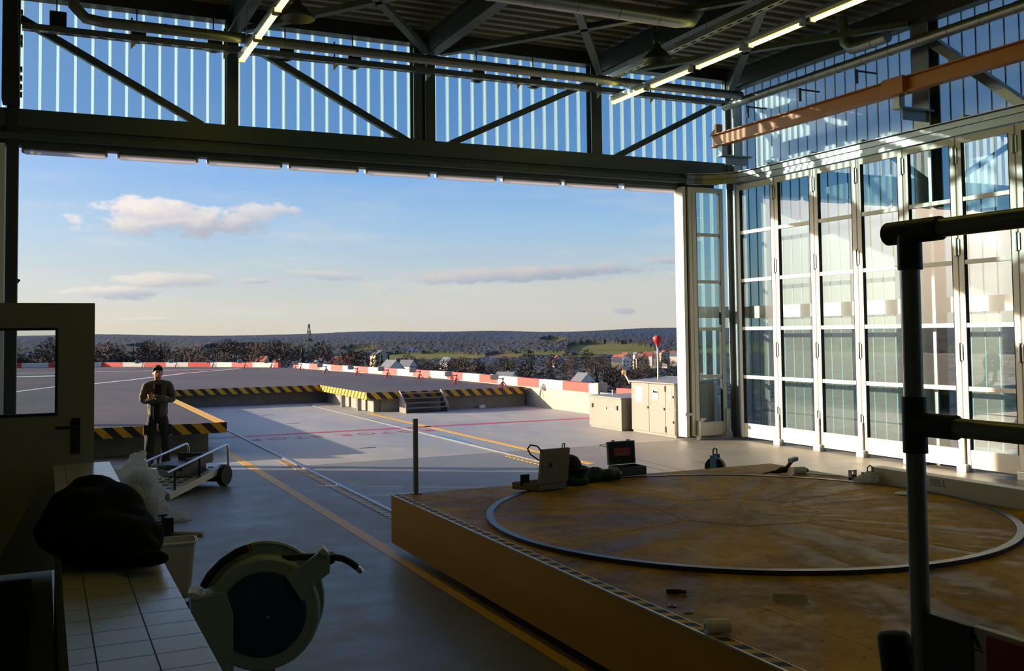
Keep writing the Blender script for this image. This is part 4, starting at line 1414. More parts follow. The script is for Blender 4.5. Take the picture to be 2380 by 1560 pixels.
B().lathe([(.145, .79), (.15, .82), (.135, .87), (.10, .92), (.05, .945), (.004, .95)], (5.30, 9.76, 0), seg=28, cap=False).finish('crown', 'dark_cloth', t, 60)
B().lathe([(.14, .785), (.17, .785), (.17, .80), (.14, .81)], (5.33, 9.74, 0), seg=28).finish('brim', 'dark_cloth', t, 60)

# loose things on the platform
ZT2 = ZD + .03
t = thing('cordless_drill', 'black cordless drill lying on its side near the far corner of the turntable', 'drill', (7.95, 9.30, ZD))
B().tube([(7.78, 9.34, ZD + .032), (7.86, 9.33, ZD + .032), (7.92, 9.32, ZD + .05), (7.99, 9.31, ZD + .05)], [.014, .022, .036, .036], 14).finish('body', 'black_plastic', t, 50)
B().tube([(7.98, 9.31, ZD + .06), (8.00, 9.27, ZD + .11), (8.02, 9.24, ZD + .16)], [.024, .022, .022], 12).finish('grip', 'deep_red', t, 50)
B().obox((8.03, 9.23, ZD + .175), (.05, .0, .01), (0, .035, 0), (0, 0, .022)).finish('battery', 'galvanised', t, bevel=.004)
B().tube([(7.70, 9.36, ZD + .02), (7.78, 9.34, ZD + .03)], .008, 8).finish('bit', 'steel_dark', t, 50)
t = thing('paint_can', 'small white can lying on the platform beside the drill', 'can', (8.10, 9.24, ZD))
B().lathe([(.03, -.075), (.042, -.07), (.042, .06), (.03, .075), (.02, .08)], (8.12, 9.22, ZD + .043), (.95, -.3, 0), 20).finish('can_body', 'paper', t, 50)
B().lathe([(.025, .075), (.025, .10)], (8.12, 9.22, ZD + .043), (.95, -.3, 0), 14).finish('cap', 'case_beige', t, 50)
o = B().plate([(8.15, 9.32, ZD + .004), (8.40, 9.18, ZD + .004), (8.43, 8.85, ZD + .004), (8.30, 8.95, ZD + .004)], .004).finish('plastic_sheet', 'paper'); tag(o, 'flat pale plastic sheet at the far right edge of the platform', 'sheet')
t = thing('plastic_bag', 'small clear plastic bag with a handle near the right edge of the platform', 'bag', (8.17, 8.2, ZD))
me = blob([((8.16, 8.22, ZD + .06), .075, (1.3, 1, .8)), ((8.22, 8.17, ZD + .07), .06, (1, 1, 1)), ((8.08, 8.24, ZD + .05), .05, (1, 1, .8)), ((8.2, 8.2, ZD + .12), .035, (1.4, 1, 1))], .008, wrinkle(.012, 22, 5), 2, ZD + .002)
from_mesh(me, 'film', 'film', t, 30)
B().tube([(8.17, 8.2, ZD + .13), (8.17, 8.2, ZD + .19), (8.20, 8.19, ZD + .215), (8.23, 8.18, ZD + .19), (8.23, 8.18, ZD + .13)], .006, 8).finish('handle', 'black_plastic', t, 60)
for i, (x, y) in enumerate(((8.36, 8.62), (8.36, 8.42))):
    t = thing('clamp_fitting', 'small metal clamp with a red tab by the grey beam, %s the photographer' % ('farther from', 'closer to')[i], 'clamp', (x, y, ZD), 'clamps at the beam end')
    b = B()
    b.box(x - .045, x + .045, y - .02, y + .02, ZD, ZD + .02).box(x - .045, x - .03, y - .02, y + .02, ZD, ZD + .10).box(x + .03, x + .045, y - .02, y + .02, ZD, ZD + .10).box(x - .045, x + .045, y - .02, y + .02, ZD + .09, ZD + .105)
    b.finish('body', 'aluminium', t)
    B().box(x - .02, x + .03, y - .022, y + .022, ZD + .02, ZD + .055).finish('tab', 'deep_red', t)
t = thing('grey_beam', 'long grey box beam with blue letters lying along the right edge of the platform', 'beam', (8.33, 5.8, ZD))
B().box(8.27, 8.43, 3.0, 8.25, ZD, ZD + .19).finish('beam', 'toe_board', t, bevel=.006)
pp = atx(2180, 1120, 8.27)
text('lettering', 'SELL', .10, frame_mtx((8.268, pp.y, ZD + .125), (0, -1, 0), (0, 0, 1)), 'blue_paint', t, .001, 1.1)
B().box(8.262, 8.27, 4.9, 5.3, ZD + .06, ZD + .10).finish('plate', 'steel_dark', t)
t = thing('utility_knife', 'brown handled tool lying near the striped platform edge', 'tool', (3.74, 5.42, ZD))
B().tube([(3.68, 5.47, ZD + .016), (3.72, 5.44, ZD + .018), (3.78, 5.39, ZD + .016)], [.014, .018, .013], 10).finish('grip', 'brown_plastic', t, 60)
B().plate([(3.775, 5.405, ZD + .016), (3.785, 5.38, ZD + .016), (3.825, 5.36, ZD + .016)], .003).finish('blade', 'brown_plastic', t)
p = atz(1840, 1398, ZD)
t = thing('folded_paper', 'folded pale paper lying on the platform below the turntable rim', 'paper', (p.x, p.y, ZD))
b = B()
b.plate([(p.x - .10, p.y + .06, ZD + .004), (p.x + .06, p.y - .08, ZD + .004), (p.x + .10, p.y - .02, ZD + .03), (p.x - .06, p.y + .10, ZD + .03)], .003)
b.plate([(p.x - .10, p.y + .06, ZD + .004), (p.x - .08, p.y + .04, ZD + .003), (p.x + .07, p.y - .10, ZD + .003), (p.x + .06, p.y - .08, ZD + .004)], .003)
b.finish('sheet', 'logo_grey', t)
p = atz(1668, 1474, ZD)
t = thing('paper_roll', 'white paper roll lying on the striped platform edge', 'roll', (p.x, p.y, ZD))
B().lathe([(.012, -.07), (.04, -.07), (.04, .07), (.012, .07)], (p.x, p.y, ZD + .045), (.93, -.35, 0), 24).finish('roll', 'paper', t, 50)
B().lathe([(.013, -.072), (.016, -.072), (.016, .072), (.013, .072)], (p.x, p.y, ZD + .045), (.93, -.35, 0), 16).finish('core', 'brown_plastic', t, 50)
for i, (x, y) in enumerate(((1562, 1409), (1600, 1424))):
    p = atz(x, y, ZD)
    o = B().lathe([(.03, ZD), (.03, ZD + .006), (.012, ZD + .007), (.012, ZD)], (p.x, p.y, 0), seg=18).finish('steel_washer', 'brown_plastic')
    tag(o, 'small dark washer lying near the striped edge, %s the white roll' % ('farther from', 'closer to')[i], 'washer', 'washers near the edge')
p = atz(2105, 1149, ZD + .03)
o = B().lathe([(.10, 0), (.11, .006), (.08, .018), (.01, .02)], (p.x, p.y, ZD + .0285), seg=24).finish('lid_disc', 'galvanised'); tag(o, 'flat round grey lid lying on the turntable beside the grey beam', 'lid')

# cable reel on the floor beyond the platform
p = atz(1663, 1116)
t = thing('cable_drum', 'portable cable drum with pale blue frame plates on the floor beyond the platform', 'cable reel', (p.x, p.y, 0), None)
cx, cyy = p.x, p.y
axd = Vector((.80, .6, 0)).normalized()
c0 = Vector((cx, cyy, .20))
B().lathe([(.12, -.07), (.125, -.07), (.125, -.06), (.05, -.06)], c0, axd, 28).finish('side_plate', 'black_plastic', t, 40)
B().lathe([(.12, .07), (.125, .07), (.125, .06), (.05, .06)], c0, axd, 28).finish('side_plate', 'black_plastic', t, 40)
B().lathe([(.06, -.062), (.15, -.06), (.155, -.03), (.15, 0), (.155, .03), (.15, .06), (.06, .062)], c0, axd, 28).finish('cable', 'rubber', t, 50)
sx = axd * .10
b = B()
for k in (-1, 1):
    b.tube([c0 + sx * k + Vector((-.14, .1, -.19)), c0 + sx * k + Vector((0, 0, 0)), c0 + sx * k + Vector((0, 0, .26))], .010, 8)
b.tube([c0 - sx + Vector((0, 0, .26)), c0 - sx * .5 + Vector((0, 0, .29)), c0 + sx * .5 + Vector((0, 0, .29)), c0 + sx + Vector((0, 0, .26))], .014, 8)
b.tube([c0 - sx + Vector((0, 0, -.19)), c0 + sx + Vector((0, 0, -.19))], .010, 8)
b.finish('carrying_frame', 'black_plastic', t, 60)
for k in (-1, 1):
    B().obox(c0 + sx * k * 1.05, axd * .008, Vector((-axd.y, axd.x, 0)) * .05, Vector((0, 0, .19))).finish('frame_plate', 'blue_paint', t, bevel=.004)

# ================================================================== WORK PLATFORM RAILING (right foreground)
WX = 2.05
pb = atx(2128, 1050, WX)
wy = pb.y
t = thing('work_platform', 'mobile work platform with grey tube railing in the right foreground', 'work platform', (WX, wy, 0))
ztop = atx(2104, 540, WX).z
zmid = atx(2125, 985, WX).z
zdeck = 1.45
yend = -.4
B().tube([(WX, wy, zdeck - .35), (WX, wy, ztop - .01)], .0242, 20).finish('upright_tube', 'galvanised', t, 50)
B().tube([(WX, wy + .05, ztop), (WX, yend, ztop)], .0242, 20).finish('top_rail', 'galvanised', t, 50)
B().tube([(WX, wy - .02, zmid), (WX, yend, zmid)], .0242, 20).finish('middle_rail', 'galvanised', t, 50)
B().tube([(WX, yend, zdeck - .35), (WX, yend, ztop)], .0242, 20).finish('upright_tube', 'galvanised', t, 50)
b = B()
b.tube([(WX, wy + .075, ztop), (WX, wy + .07, ztop), (WX, wy - .10, ztop)], [.022, .031, .031], 20)
b.tube([(WX, wy, ztop), (WX, wy, ztop - .10)], .031, 20)
b.finish('corner_fitting', 'steel_dark', t, 50)
b = B()
b.tube([(WX, wy, zmid + .07), (WX, wy, zmid - .075)], .031, 20)
b.tube([(WX, wy, zmid), (WX, wy - .13, zmid)], .031, 20)
b.finish('tee_fitting', 'steel_dark', t, 50)
dk = atx(2316, 1470, WX).y - .02
B().box(WX, 2.75, yend, dk, zdeck - .06, zdeck).finish('deck', 'mesh_grey', t)
tbz = zdeck + .13
B().box(WX - .012, WX + .012, yend, wy - .16, zdeck - .05, tbz).finish('toe_board', 'toe_board', t, bevel=.003)
B().box(WX - .02, WX + .02, wy - .17, wy - .03, zdeck - .36, tbz).finish('corner_plate', 'steel_dark', t, bevel=.004)
B().box(WX, 2.75, dk - .02, dk, zdeck - .05, tbz - .03).finish('toe_board', 'toe_board', t, bevel=.003)
B().box(2.73, 2.75, yend, dk - .02, zdeck - .05, tbz - .03).finish('toe_board', 'toe_board', t, bevel=.003)
s_ = atx(2340, 1505, WX - .013)
B().box(WX - .0145, WX - .012, s_.y - .16, s_.y + .055, tbz - .118, tbz - .012).finish('red_sticker', 'sticker_red', t)
lp = atx(2262, 1487, WX - .014)
b = B()
q = lambda u, v: (WX - .0135, lp.y - u, lp.z + v)
b.plate([q(-.012, .022), q(-.002, .026), q(.022, -.016), q(.010, -.016)], .0015)
b.plate([q(-.012, .008), q(-.006, .012), q(-.020, -.016), q(-.030, -.016)], .0015)
b.plate([q(-.030, -.021), q(.026, -.021), q(.026, -.024), q(-.030, -.024)], .0015)
b.finish('logo', 'black_plastic', t)
b = B()
for (x, y) in ((WX, wy - .1), (2.7, dk - .05), (WX, yend), (2.7, yend)):
    b.tube([(x, y, zdeck - .06), (x, y, .12)], .022, 12)
b.finish('leg', 'galvanised', t, 50)
for (x, y) in ((WX, wy - .1), (2.7, dk - .05), (WX, yend), (2.7, yend)):
    B().lathe([(.04, -.02), (.07, -.02), (.07, .02), (.04, .02)], (x, y, .07), (1, 0, 0), 20).finish('castor', 'rubber', t, 40)
rp = atx(2112, 1550, WX)
B().lathe([(.004, -.12), (.03, -.12), (.042, -.10), (.042, .05), (.034, .062), (.004, .066)], (WX - .01, wy + .075, rp.z + .02), (0, .15, 1), 22).finish('rubber_buffer', 'rubber', t, 50)
B().tube([(WX - .005, wy + .01, zdeck + .02), (WX - .005, wy + .09, zdeck + .0)], .012, 10).finish('buffer_arm', 'steel_dark', t, 50)

# ================================================================== LEFT FOREGROUND
def poly_rot(c, k, px, py, r_, up_):
    return c + r_ * ((px - 612) * k) + up_ * ((1428 - py) * k)
c0 = Vector((0, 0, EYE)) + ray(612, 1428) * 5.0
nb = Vector((c0.x, c0.y, 0)).normalized()              # away from the photographer
rt = nb.cross(Vector((0, 0, 1))).normalized()
uz = Vector((0, 0, 1))
kk = 5.0 / FPX
def Q(px, py, back=0.0):
    return poly_rot(c0, kk, px, py, rt, uz) + nb * back
t = thing('hose_reel', 'pale green wall hose reel with a dark blue hub disc beside the tiled wall', 'hose reel', c0)
B().lathe([(.215, -.005), (.272, -.005), (.285, .01), (.285, .02), (.215, .02)], c0, nb, 56).finish('front_flange', 'reel_green', t, 35)
B().lathe([(.004, -.022), (.195, -.020), (.214, -.008), (.214, .01), (.004, .01)], c0, nb, 56, False).finish('hub_disc', 'reel_blue', t, 35)
B().lathe([(.004, -.03), (.008, -.028), (.008, -.02)], c0 + rt * .022 + uz * -.01, nb, 12).finish('hub_screw', 'chrome', t, 50)
B().lathe([(.30, .16), (.305, .15), (.315, .16), (.315, .19), (.10, .19)], c0 + uz * .02, nb, 56).finish('rear_flange', 'reel_green', t, 35)
B().lathe([(.235, .02), (.262, .03), (.255, .06), (.264, .08), (.255, .105), (.264, .13), (.25, .155)], c0 + uz * .012, nb, 56).finish('hose_winding', 'reel_green', t, 50)
def slab(pts, b0, b1, name, mt, bev=.006):
    b_ = B()
    a = [b_.bm.verts.new(Q(x, y, b0)) for x, y in pts]
    c_ = [b_.bm.verts.new(Q(x, y, b1)) for x, y in pts]
    b_._f(a[::-1]); b_._f(c_)
    n = len(pts)
    for i in range(n):
        b_._f([a[i], a[(i + 1) % n], c_[(i + 1) % n], c_[i]])
    return b_.finish(name, mt, t, bevel=bev)
slab([(452, 1376), (500, 1366), (530, 1372), (545, 1420), (545, 1580), (490, 1600), (452, 1560)], -.03, .10, 'side_housing', 'reel_green')
slab([(445, 1364), (458, 1362), (478, 1372), (500, 1366), (500, 1374), (458, 1380)], -.04, .10, 'housing_cap', 'white_paint', .003)
slab([(662, 1342), (742, 1290), (764, 1296), (764, 1340), (720, 1372), (700, 1402)], -.035, -.005, 'guide_arm', 'reel_green')
slab([(735, 1290), (748, 1280), (762, 1294), (762, 1302), (745, 1296)], -.045, .07, 'guide_head', 'white_paint', .003)
slab([(764, 1300), (776, 1300), (776, 1318), (764, 1324)], -.02, .06, 'roller', 'rubber', .003)
B().tube([Q(476, 1362, .06), Q(492, 1336, .06), Q(520, 1308, .06), Q(552, 1288, .06), Q(577, 1280, .06)], [.018, .020, .021, .021, .020], 14).finish('hose_end', 'rubber', t, 60)
B().tube([Q(574, 1281, .06), Q(584, 1277, .06), Q(588, 1276, .06)], [.016, .021, .019], 14).finish('hose_coupling', 'brass', t, 50)
B().tube([Q(655, 1307, .05), Q(700, 1306, .04), Q(770, 1308, .02), Q(795, 1314, .02), Q(815, 1325, .02), Q(829, 1337, .02)], .017, 14).finish('hose', 'rubber', t, 60)
B().tube([Q(826, 1334, .02), Q(834, 1342, .02), Q(840, 1349, .02)], [.015, .017, .014], 14).finish('nozzle', 'chrome', t, 50)
slab([(428, 1392), (446, 1388), (446, 1410), (432, 1412)], .02, .1, 'wall_bracket', 'blue_paint', .003)
slab([(505, 1536), (518, 1536), (520, 1544), (510, 1546)], -.04, .0, 'clip', 'white_paint', .002)
# pedestal that carries the reel
pz_ = B()
bc = c0 + nb * .20
pz_.obox(Vector((bc.x, bc.y, c0.z / 2)), rt * .06, nb * .03, uz * (c0.z / 2))
pz_.obox(Vector((bc.x, bc.y, .02)), rt * .25, nb * .2, uz * .02)
pz_.finish('pedestal', 'reel_green', t)

# black jacket thrown over the tiled wall
def J(px, py, Y):
    return aty(px, py, Y)
t = thing('black_jacket', 'black jacket thrown in a heap over the tiled wall', 'jacket', (.25, 4.5, 1.4))
zz = 1.404
parts = [(J(212, 1178, 4.7), .135, (1, 1.3, 1)), (J(203, 1152, 4.75), .09, (1.1, 1.3, .9)), (J(195, 1220, 4.5), .15, (1.1, 1.3, 1)), (J(255, 1205, 4.6), .15, (1, 1.4, 1)), (J(292, 1240, 4.45), .13, (1, 1.3, .9)),
         (J(325, 1255, 4.35), .10, (1, 1.3, .9)), (J(245, 1258, 4.3), .14, (1.3, 1.2, .8)), (J(300, 1280, 4.2), .085, (1.4, 1.2, .7)), (J(345, 1300, 4.05), .045, (1.9, 1.2, .6)), (J(160, 1238, 4.45), .11, (1, 1.1, .9)),
         (J(132, 1244, 4.45), .08, (1, 1, .9)), (J(112, 1236, 4.5), .055, (1, 1, .8)), (J(165, 1185, 4.7), .10, (1, 1.2, 1)), (J(275, 1180, 4.65), .07, (1.2, 1.2, .9)), (J(150, 1262, 4.4), .06, (1, 1, .6))]
me = blob([(c, r, s3) for c, r, s3 in parts], .012, wrinkle(.010, 5, 3, (1, .6, 1)), 30)
for v in me.vertices:
    if v.co.z < zz and v.co.x > .062:
        v.co.z = zz
from_mesh(me, 'cloth', 'black_cloth', t)

# clear rubbish sack standing on the floor
p = atz(352, 1214)
t = thing('rubbish_sack', 'tall clear plastic sack of waste standing between the tiled wall and the trolley', 'sack', (p.x, p.y, 0))
u2 = Vector((p.x, p.y, 0)).normalized()
r2 = u2.cross(uz).normalized()
k2 = (p - Vector((0, 0, EYE))).dot(_f) / FPX
def S(px, py, back=0):
    return p + r2 * ((px - 352) * k2) + uz * ((1214 - py) * k2) + u2 * back
def crumple(amp, sc1, seed):
    def f(co, n):
        q = co * sc1 + Vector((seed, 0, seed))
        c1 = noise.cell_vector(q * .9 + Vector((noise.noise(q), noise.noise(q * 1.3), 0)) * .5)
        return amp * (abs(noise.noise(q * Vector((1, 1, 1)).x)) * -1.4 + .35 + .5 * abs(noise.noise(q * 2.3)) - .35 * abs(noise.noise(q * 4.7)))
    return f
me = blob([(S(322, 1180), .22, (1, 1, 1)), (S(318, 1148), .23, (1.05, 1, .95)), (S(328, 1120), .20, (1, 1, .9)), (S(312, 1105), .17, (1.05, 1, .85)), (S(320, 1083), .12, (1.0, 1, .9)), (S(318, 1068), .065, (1.2, 1, 1)), (S(350, 1188), .20, (1, 1, .85)), (S(368, 1195), .12, (1, 1, .8)), (S(345, 1150), .18, (1, 1, 1)), (S(288, 1098), .08, (1.6, 1, .6)), (S(330, 1060), .05, (1.3, 1, .9))],
          .016, crumple(.09, 4.5, 8), 3, .004)
from_mesh(me, 'film', 'film', t, 20)
me = blob([(S(322, 1172), .16, (1, 1, 1)), (S(322, 1130), .17, (1, 1, 1)), (S(345, 1180), .14, (1, 1, .8))], .04, wrinkle(.03, 6, 4), 2, .02)
from_mesh(me, 'waste', 'case_beige', t, 40)
me = blob([(S(405, 1210), .10, (1.5, 1.2, .7)), (S(425, 1216), .08, (1.4, 1.2, .5)), (S(385, 1200), .09, (1, 1, 1))], .02, wrinkle(.035, 9, 6), 1, .004)
from_mesh(me, 'loose_film', 'film', t, 25)

# bench vice on the floor, with a bar
p = atz(376, 1252)
t = thing('bench_vice', 'dark cast iron vice with a bright sliding bar, on the floor before the clear sack', 'vice', (p.x, p.y, 0))
k3 = (p - Vector((0, 0, EYE))).dot(_f) / FPX
def V3(px, py, back=0):
    return p + r2 * ((px - 376) * k3) + uz * ((1252 - py) * k3) + u2 * back
b = B()
b.obox(V3(378, 1247), r2 * .10, u2 * .09, uz * .025)
b.obox(V3(378, 1232), r2 * .055, u2 * .06, uz * .09)
b.obox(V3(392, 1222), r2 * .05, u2 * .05, uz * .09)
b.finish('body', 'black_plastic', t, bevel=.012)
B().obox(V3(372, 1220), r2 * .05, u2 * .06, uz * .05).finish('moving_jaw', 'steel_dark', t, bevel=.012)
b = B(); b.tube([V3(378, 1216), V3(378, 1200)], .018, 10); b.obox(V3(378, 1198), r2 * .05, u2 * .03, uz * .012)
b.finish('spindle', 'steel_dark', t, 50)
B().tube([V3(344, 1215, -.06), V3(376, 1216, -.06)], .014, 10).finish('sliding_bar', 'chrome', t, 60)
p = atz(425, 1241)
o = B().tube([atz(385, 1239, .025), atz(472, 1241, .025)], .024, 12).finish('grey_tube', 'bucket_white', None, 60); tag(o, 'pale grey tube lying on the floor beside the vice', 'tube')

# white bucket
p = atz(408, 1376)
t = thing('bucket', 'white square-rimmed bucket on the floor behind the hose reel', 'bucket', (p.x, p.y, 0))
def sq(w, d, z, n=6, r=.05):
    out = []
    for sx_, sy_, a0 in ((1, 1, 0), (-1, 1, 90), (-1, -1, 180), (1, -1, 270)):
        for i in range(n):
            a = R(a0 + 90 * i / (n - 1))
            out.append(Vector((p.x, p.y, z)) + r2 * (sx_ * (w / 2 - r) + r * math.cos(a)) + u2 * (sy_ * (d / 2 - r) + r * math.sin(a)))
    return out
def shell(rings, name, mt):
    b_ = B()
    vs = [[b_.bm.verts.new(v) for v in rg] for rg in rings]
    for a, c in zip(vs, vs[1:]):
        n = len(a)
        for i in range(n):
            b_._f([a[i], a[(i + 1) % n], c[(i + 1) % n], c[i]])
    b_._f(vs[-1]); b_._f(vs[0][::-1])
    return b_.finish(name, mt, t, 40)
shell([sq(.26, .22, .0), sq(.34, .30, .47), sq(.33, .29, .47), sq(.25, .21, .012)], 'body', 'bucket_white')
b = B()
rg = sq(.36, .32, .462)
for i in range(len(rg)):
    b.tube([rg[i], rg[(i + 1) % len(rg)]], .010, 6)
b.finish('rim', 'paper', t, 50)

# ramp trolley with handrails
N0, F0_ = Vector((1.62, 14.88, .05)), Vector((2.58, 15.95, .28))
dv = (F0_ - N0)
dh = Vector((dv.x, dv.y, 0)).normalized()
lf = Vector((-dh.y, dh.x, 0)) * .72
t = thing('ramp_trolley', 'two-wheeled aluminium ramp trolley with tube handrails near the helideck', 'trolley', (2.1, 15.6, 0))
b = B()
for k, o3 in enumerate((Vector((0, 0, 0)), lf)):
    b.bar(N0 + o3, F0_ + o3, .05, .10)
b.finish('side_beam', 'aluminium', t)
b = B()
b.obox((N0 + F0_) / 2 + lf / 2 + Vector((0, 0, .05)), dv * .48, lf * .46, Vector((0, 0, .008)))
b.finish('checker_plate', 'aluminium', t)
b = B()
for k in range(9):
    for j in range(4):
        q0 = N0 + dv * (.12 + .09 * k) + lf * (.15 + .22 * j) + Vector((0, 0, .062))
        b.obox(q0, dv.normalized() * .025, lf.normalized() * .04, Vector((0, 0, .004)))
b.finish('tread_stud', 'mesh_grey', t)
b = B()
q0 = N0 + dv * .62 + lf * .55
b.obox(q0 + Vector((0, 0, .20)), dh * .34, lf * .42, Vector((0, 0, .015)))
b.obox(q0 + Vector((0, 0, .26)) + dh * .34, dh * .012, lf * .42, Vector((0, 0, .06)))
b.obox(q0 + Vector((0, 0, .26)) - lf * .42, dh * .34, lf.normalized() * .012, Vector((0, 0, .06)))
b.obox(q0 + Vector((0, 0, .12)), dh * .3, lf * .3, Vector((0, 0, .07)))
b.finish('tool_tray', 'black_plastic', t)
for o3 in (Vector((0, 0, 0)), lf):
    top = Vector((0, 0, .34))
    B().tube([N0 + o3 + top - dv * .02, F0_ + o3 + top - dv * .02, F0_ + o3 + Vector((0, 0, .33)) + dv * .03, F0_ + o3 + Vector((0, 0, .27)) + dv * .05, F0_ + o3 + dv * .06 + Vector((0, 0, -.12))], .018, 10).finish('handrail', 'chrome', t, 60)
    for k in (.10, .52):
        B().bar(N0 + o3 + dv * k + Vector((0, 0, .0)), N0 + o3 + dv * k + top, .045, .03).finish('rail_post', 'steel_dark', t)
for o3 in (lf * -.06, lf * 1.06):
    w = B().lathe([(.06, -.05), (.15, -.05), (.165, -.03), (.165, .03), (.15, .05), (.06, .05)], N0 + dv * .93 + o3 + Vector((0, 0, .165 - (N0 + dv * .93).z)), lf.normalized(), 24).finish('wheel', 'rubber', t, 40)
B().obox(F0_ + lf * .5 + Vector((0, 0, -.1)), dh * .03, lf * .5, Vector((0, 0, .13))).finish('rubber_flap', 'rubber', t)

# ================================================================== PERSON standing with arms crossed
def person():
    px_, py_ = 1.87, 18.90
    t = thing('person', 'person in olive jacket and dark trousers, arms crossed, by the striped helideck corner', 'person', (px_, py_, 0))
    face = Vector((-px_, -py_, 0)).normalized()
    mt_ = Matrix.Translation((px_, py_, 0)) @ Matrix.Rotation(math.atan2(face.x, -face.y), 4, 'Z')
    V = []; Ed = []; Rd = []
    def add(co, r, frm=None):
        V.append(Vector(co)); Rd.append(r)
        if frm is not None:
            Ed.append((frm, len(V) - 1))
        return len(V) - 1
    # body: local -Y is the way he faces
    pel = add((0, 0, .96), (.155, .115))
    w = add((0, 0, 1.12), (.145, .11), pel)
    ch = add((0, .01, 1.33), (.165, .12), w)
    un = add((0, .015, 1.49), (.10, .085), ch)
    nk = add((0, .005, 1.55), .058, un)
    hd = add((0, -.012, 1.635), (.080, .090), nk)
    ht = add((0, -.005, 1.735), (.078, .090), hd)
    for s in (1, -1):
        hp = add((.095 * s, 0, .90), .09, pel)
        kn = add((.125 * s, -.02, .50), .062, hp)
        an = add((.14 * s, .02, .10), .045, kn)
        add((.15 * s, -.10, .045), .040, an)
        sh = add((.185 * s, .01, 1.455), .062, un)
        el = add((.25 * s, -.05, 1.17), .048, sh)
        fa = add((.02 * s, -.185 - .03 * (s > 0), 1.215 + .02 * s), .038, el)
        hn = add((-.09 * s, -.185 - .03 * (s > 0), 1.245 + .02 * s), (.035, .02), fa)
    me = skin(V, Ed, Rd, 0, 2)
    b = B(); b.mesh(me)
    # face and fingers, later fused into one surface
    b.ball((0, -.098, 1.655), .018, 2, (.8, 1, 1.3))
    for s in (1, -1):
        b.ball((.082 * s, .01, 1.655), .022, 2, (.5, 1, 1.4))
        b.ball((.03 * s, -.080, 1.685), .016, 2)
        for k in range(4):
            f0 = Vector((-.10 * s, -.19 - .03 * (s > 0), 1.27 + .02 * s - .02 * k))
            b.tube([f0, f0 + Vector((-.045 * s, -.003, .004)), f0 + Vector((-.078 * s + .006 * k * s, .022, .0))], [.0105, .0100, .008], 8)
        b.tube([Vector((-.06 * s, -.20 - .03 * (s > 0), 1.27 + .02 * s)), Vector((-.085 * s, -.215 - .03 * (s > 0), 1.295 + .02 * s)), Vector((-.11 * s, -.21 - .03 * (s > 0), 1.31 + .02 * s))], [.013, .011, .009], 8)
    b.tube([(-.03, -.092, 1.612), (0, -.097, 1.609), (.03, -.092, 1.612)], .008, 8)
    m0 = bpy.data.meshes.new('tmp'); b.bm.to_mesh(m0); b.bm.free()
    me = remesh(m0, .009, 1)
    me.transform(mt_)
    from_mesh(me, 'body', 'skin', t, 180)
    # jacket
    V, Ed, Rd = [], [], []
    a = add((0, 0, .80), (.20, .16)); c = add((0, 0, 1.08), (.19, .15), a); d = add((0, .01, 1.33), (.195, .148), c); u_ = add((0, .02, 1.475), (.13, .11), d); co = add((0, .015, 1.565), (.085, .078), u_)
    for s in (1, -1):
        sh = add((.195 * s, .01, 1.465), .082, u_)
        el = add((.265 * s, -.05, 1.17), .068, sh)
        fa = add((.02 * s, -.185 - .03 * (s > 0), 1.215 + .02 * s), .054, el)
        add((-.045 * s, -.19 - .03 * (s > 0), 1.235 + .02 * s), .047, fa)
    me = skin(V, Ed, Rd, 0, 2)
    m0 = remesh(me, .013, 1, wrinkle(.010, 11, 1, (1, 1, .6)))
    m0.transform(mt_)
    from_mesh(m0, 'jacket', 'olive_cloth', t, 180)
    # dark shirt front in the open jacket
    b = B(); b.obox((0, -.150, 1.33), (.065, .0, 0), (0, .014, 0), (0, 0, .15)); b.obox((-.02, -.152, .98), (.06, .0, 0), (0, .012, 0), (0, 0, .14))
    m0 = bpy.data.meshes.new('tmp'); b.bm.to_mesh(m0); b.bm.free(); m0 = remesh(m0, .012, 2); m0.transform(mt_)
    from_mesh(m0, 'shirt_front', 'dark_cloth', t, 180)
    # trousers
    V, Ed, Rd = [], [], []
    a = add((0, 0, 1.06), (.165, .125)); c = add((0, 0, .92), (.172, .132), a)
    for s in (1, -1):
        hp = add((.10 * s, 0, .82), .112, c); kn = add((.13 * s, -.015, .50), .092, hp); lo = add((.145 * s, .012, .22), .088, kn); add((.148 * s, .01, .02), .088, lo)
    me = skin(V, Ed, Rd, 0, 2)
    b = B(); b.mesh(me)
    for s in (1, -1):
        b.obox((.215 * s, 0, .66), (.022, 0, 0), (0, .07, 0), (0, 0, .08))
    m0 = bpy.data.meshes.new('tmp'); b.bm.to_mesh(m0); b.bm.free()
    m0 = remesh(m0, .013, 2, wrinkle(.010, 12, 4, (1, 1, .5)))
    m0.transform(mt_)
    from_mesh(m0, 'trousers', 'trouser_cloth', t, 180)
    # boots
    for s in (1, -1):
        b = B(); b.ball((.15 * s, -.07, .045), .06, 3, (.8, 2.2, .75)); b.ball((.148 * s, .02, .08), .058, 3, (.9, 1.1, 1.3))
        m0 = bpy.data.meshes.new('tmp'); b.bm.to_mesh(m0); b.bm.free(); m0 = remesh(m0, .012, 2)
        for v in m0.vertices:
            v.co.z = max(v.co.z, .002)
        m0.transform(mt_)
        from_mesh(m0, 'boot', 'boot_black', t, 180)
    # short dark hair
    b = B(); b.ball((0, .010, 1.715), .102, 3, (.86, 1.02, .98))
    for v in list(b.bm.verts):
        if v.co.z < 1.70 + (.055 if v.co.y < -.05 else (-.05 if v.co.y > .04 else 0)):
            b.bm.verts.remove(v)
    m0 = bpy.data.meshes.new('tmp'); b.bm.to_mesh(m0); b.bm.free(); m0.transform(mt_)
    from_mesh(m0, 'hair', 'hair_dark', t, 180)
person()

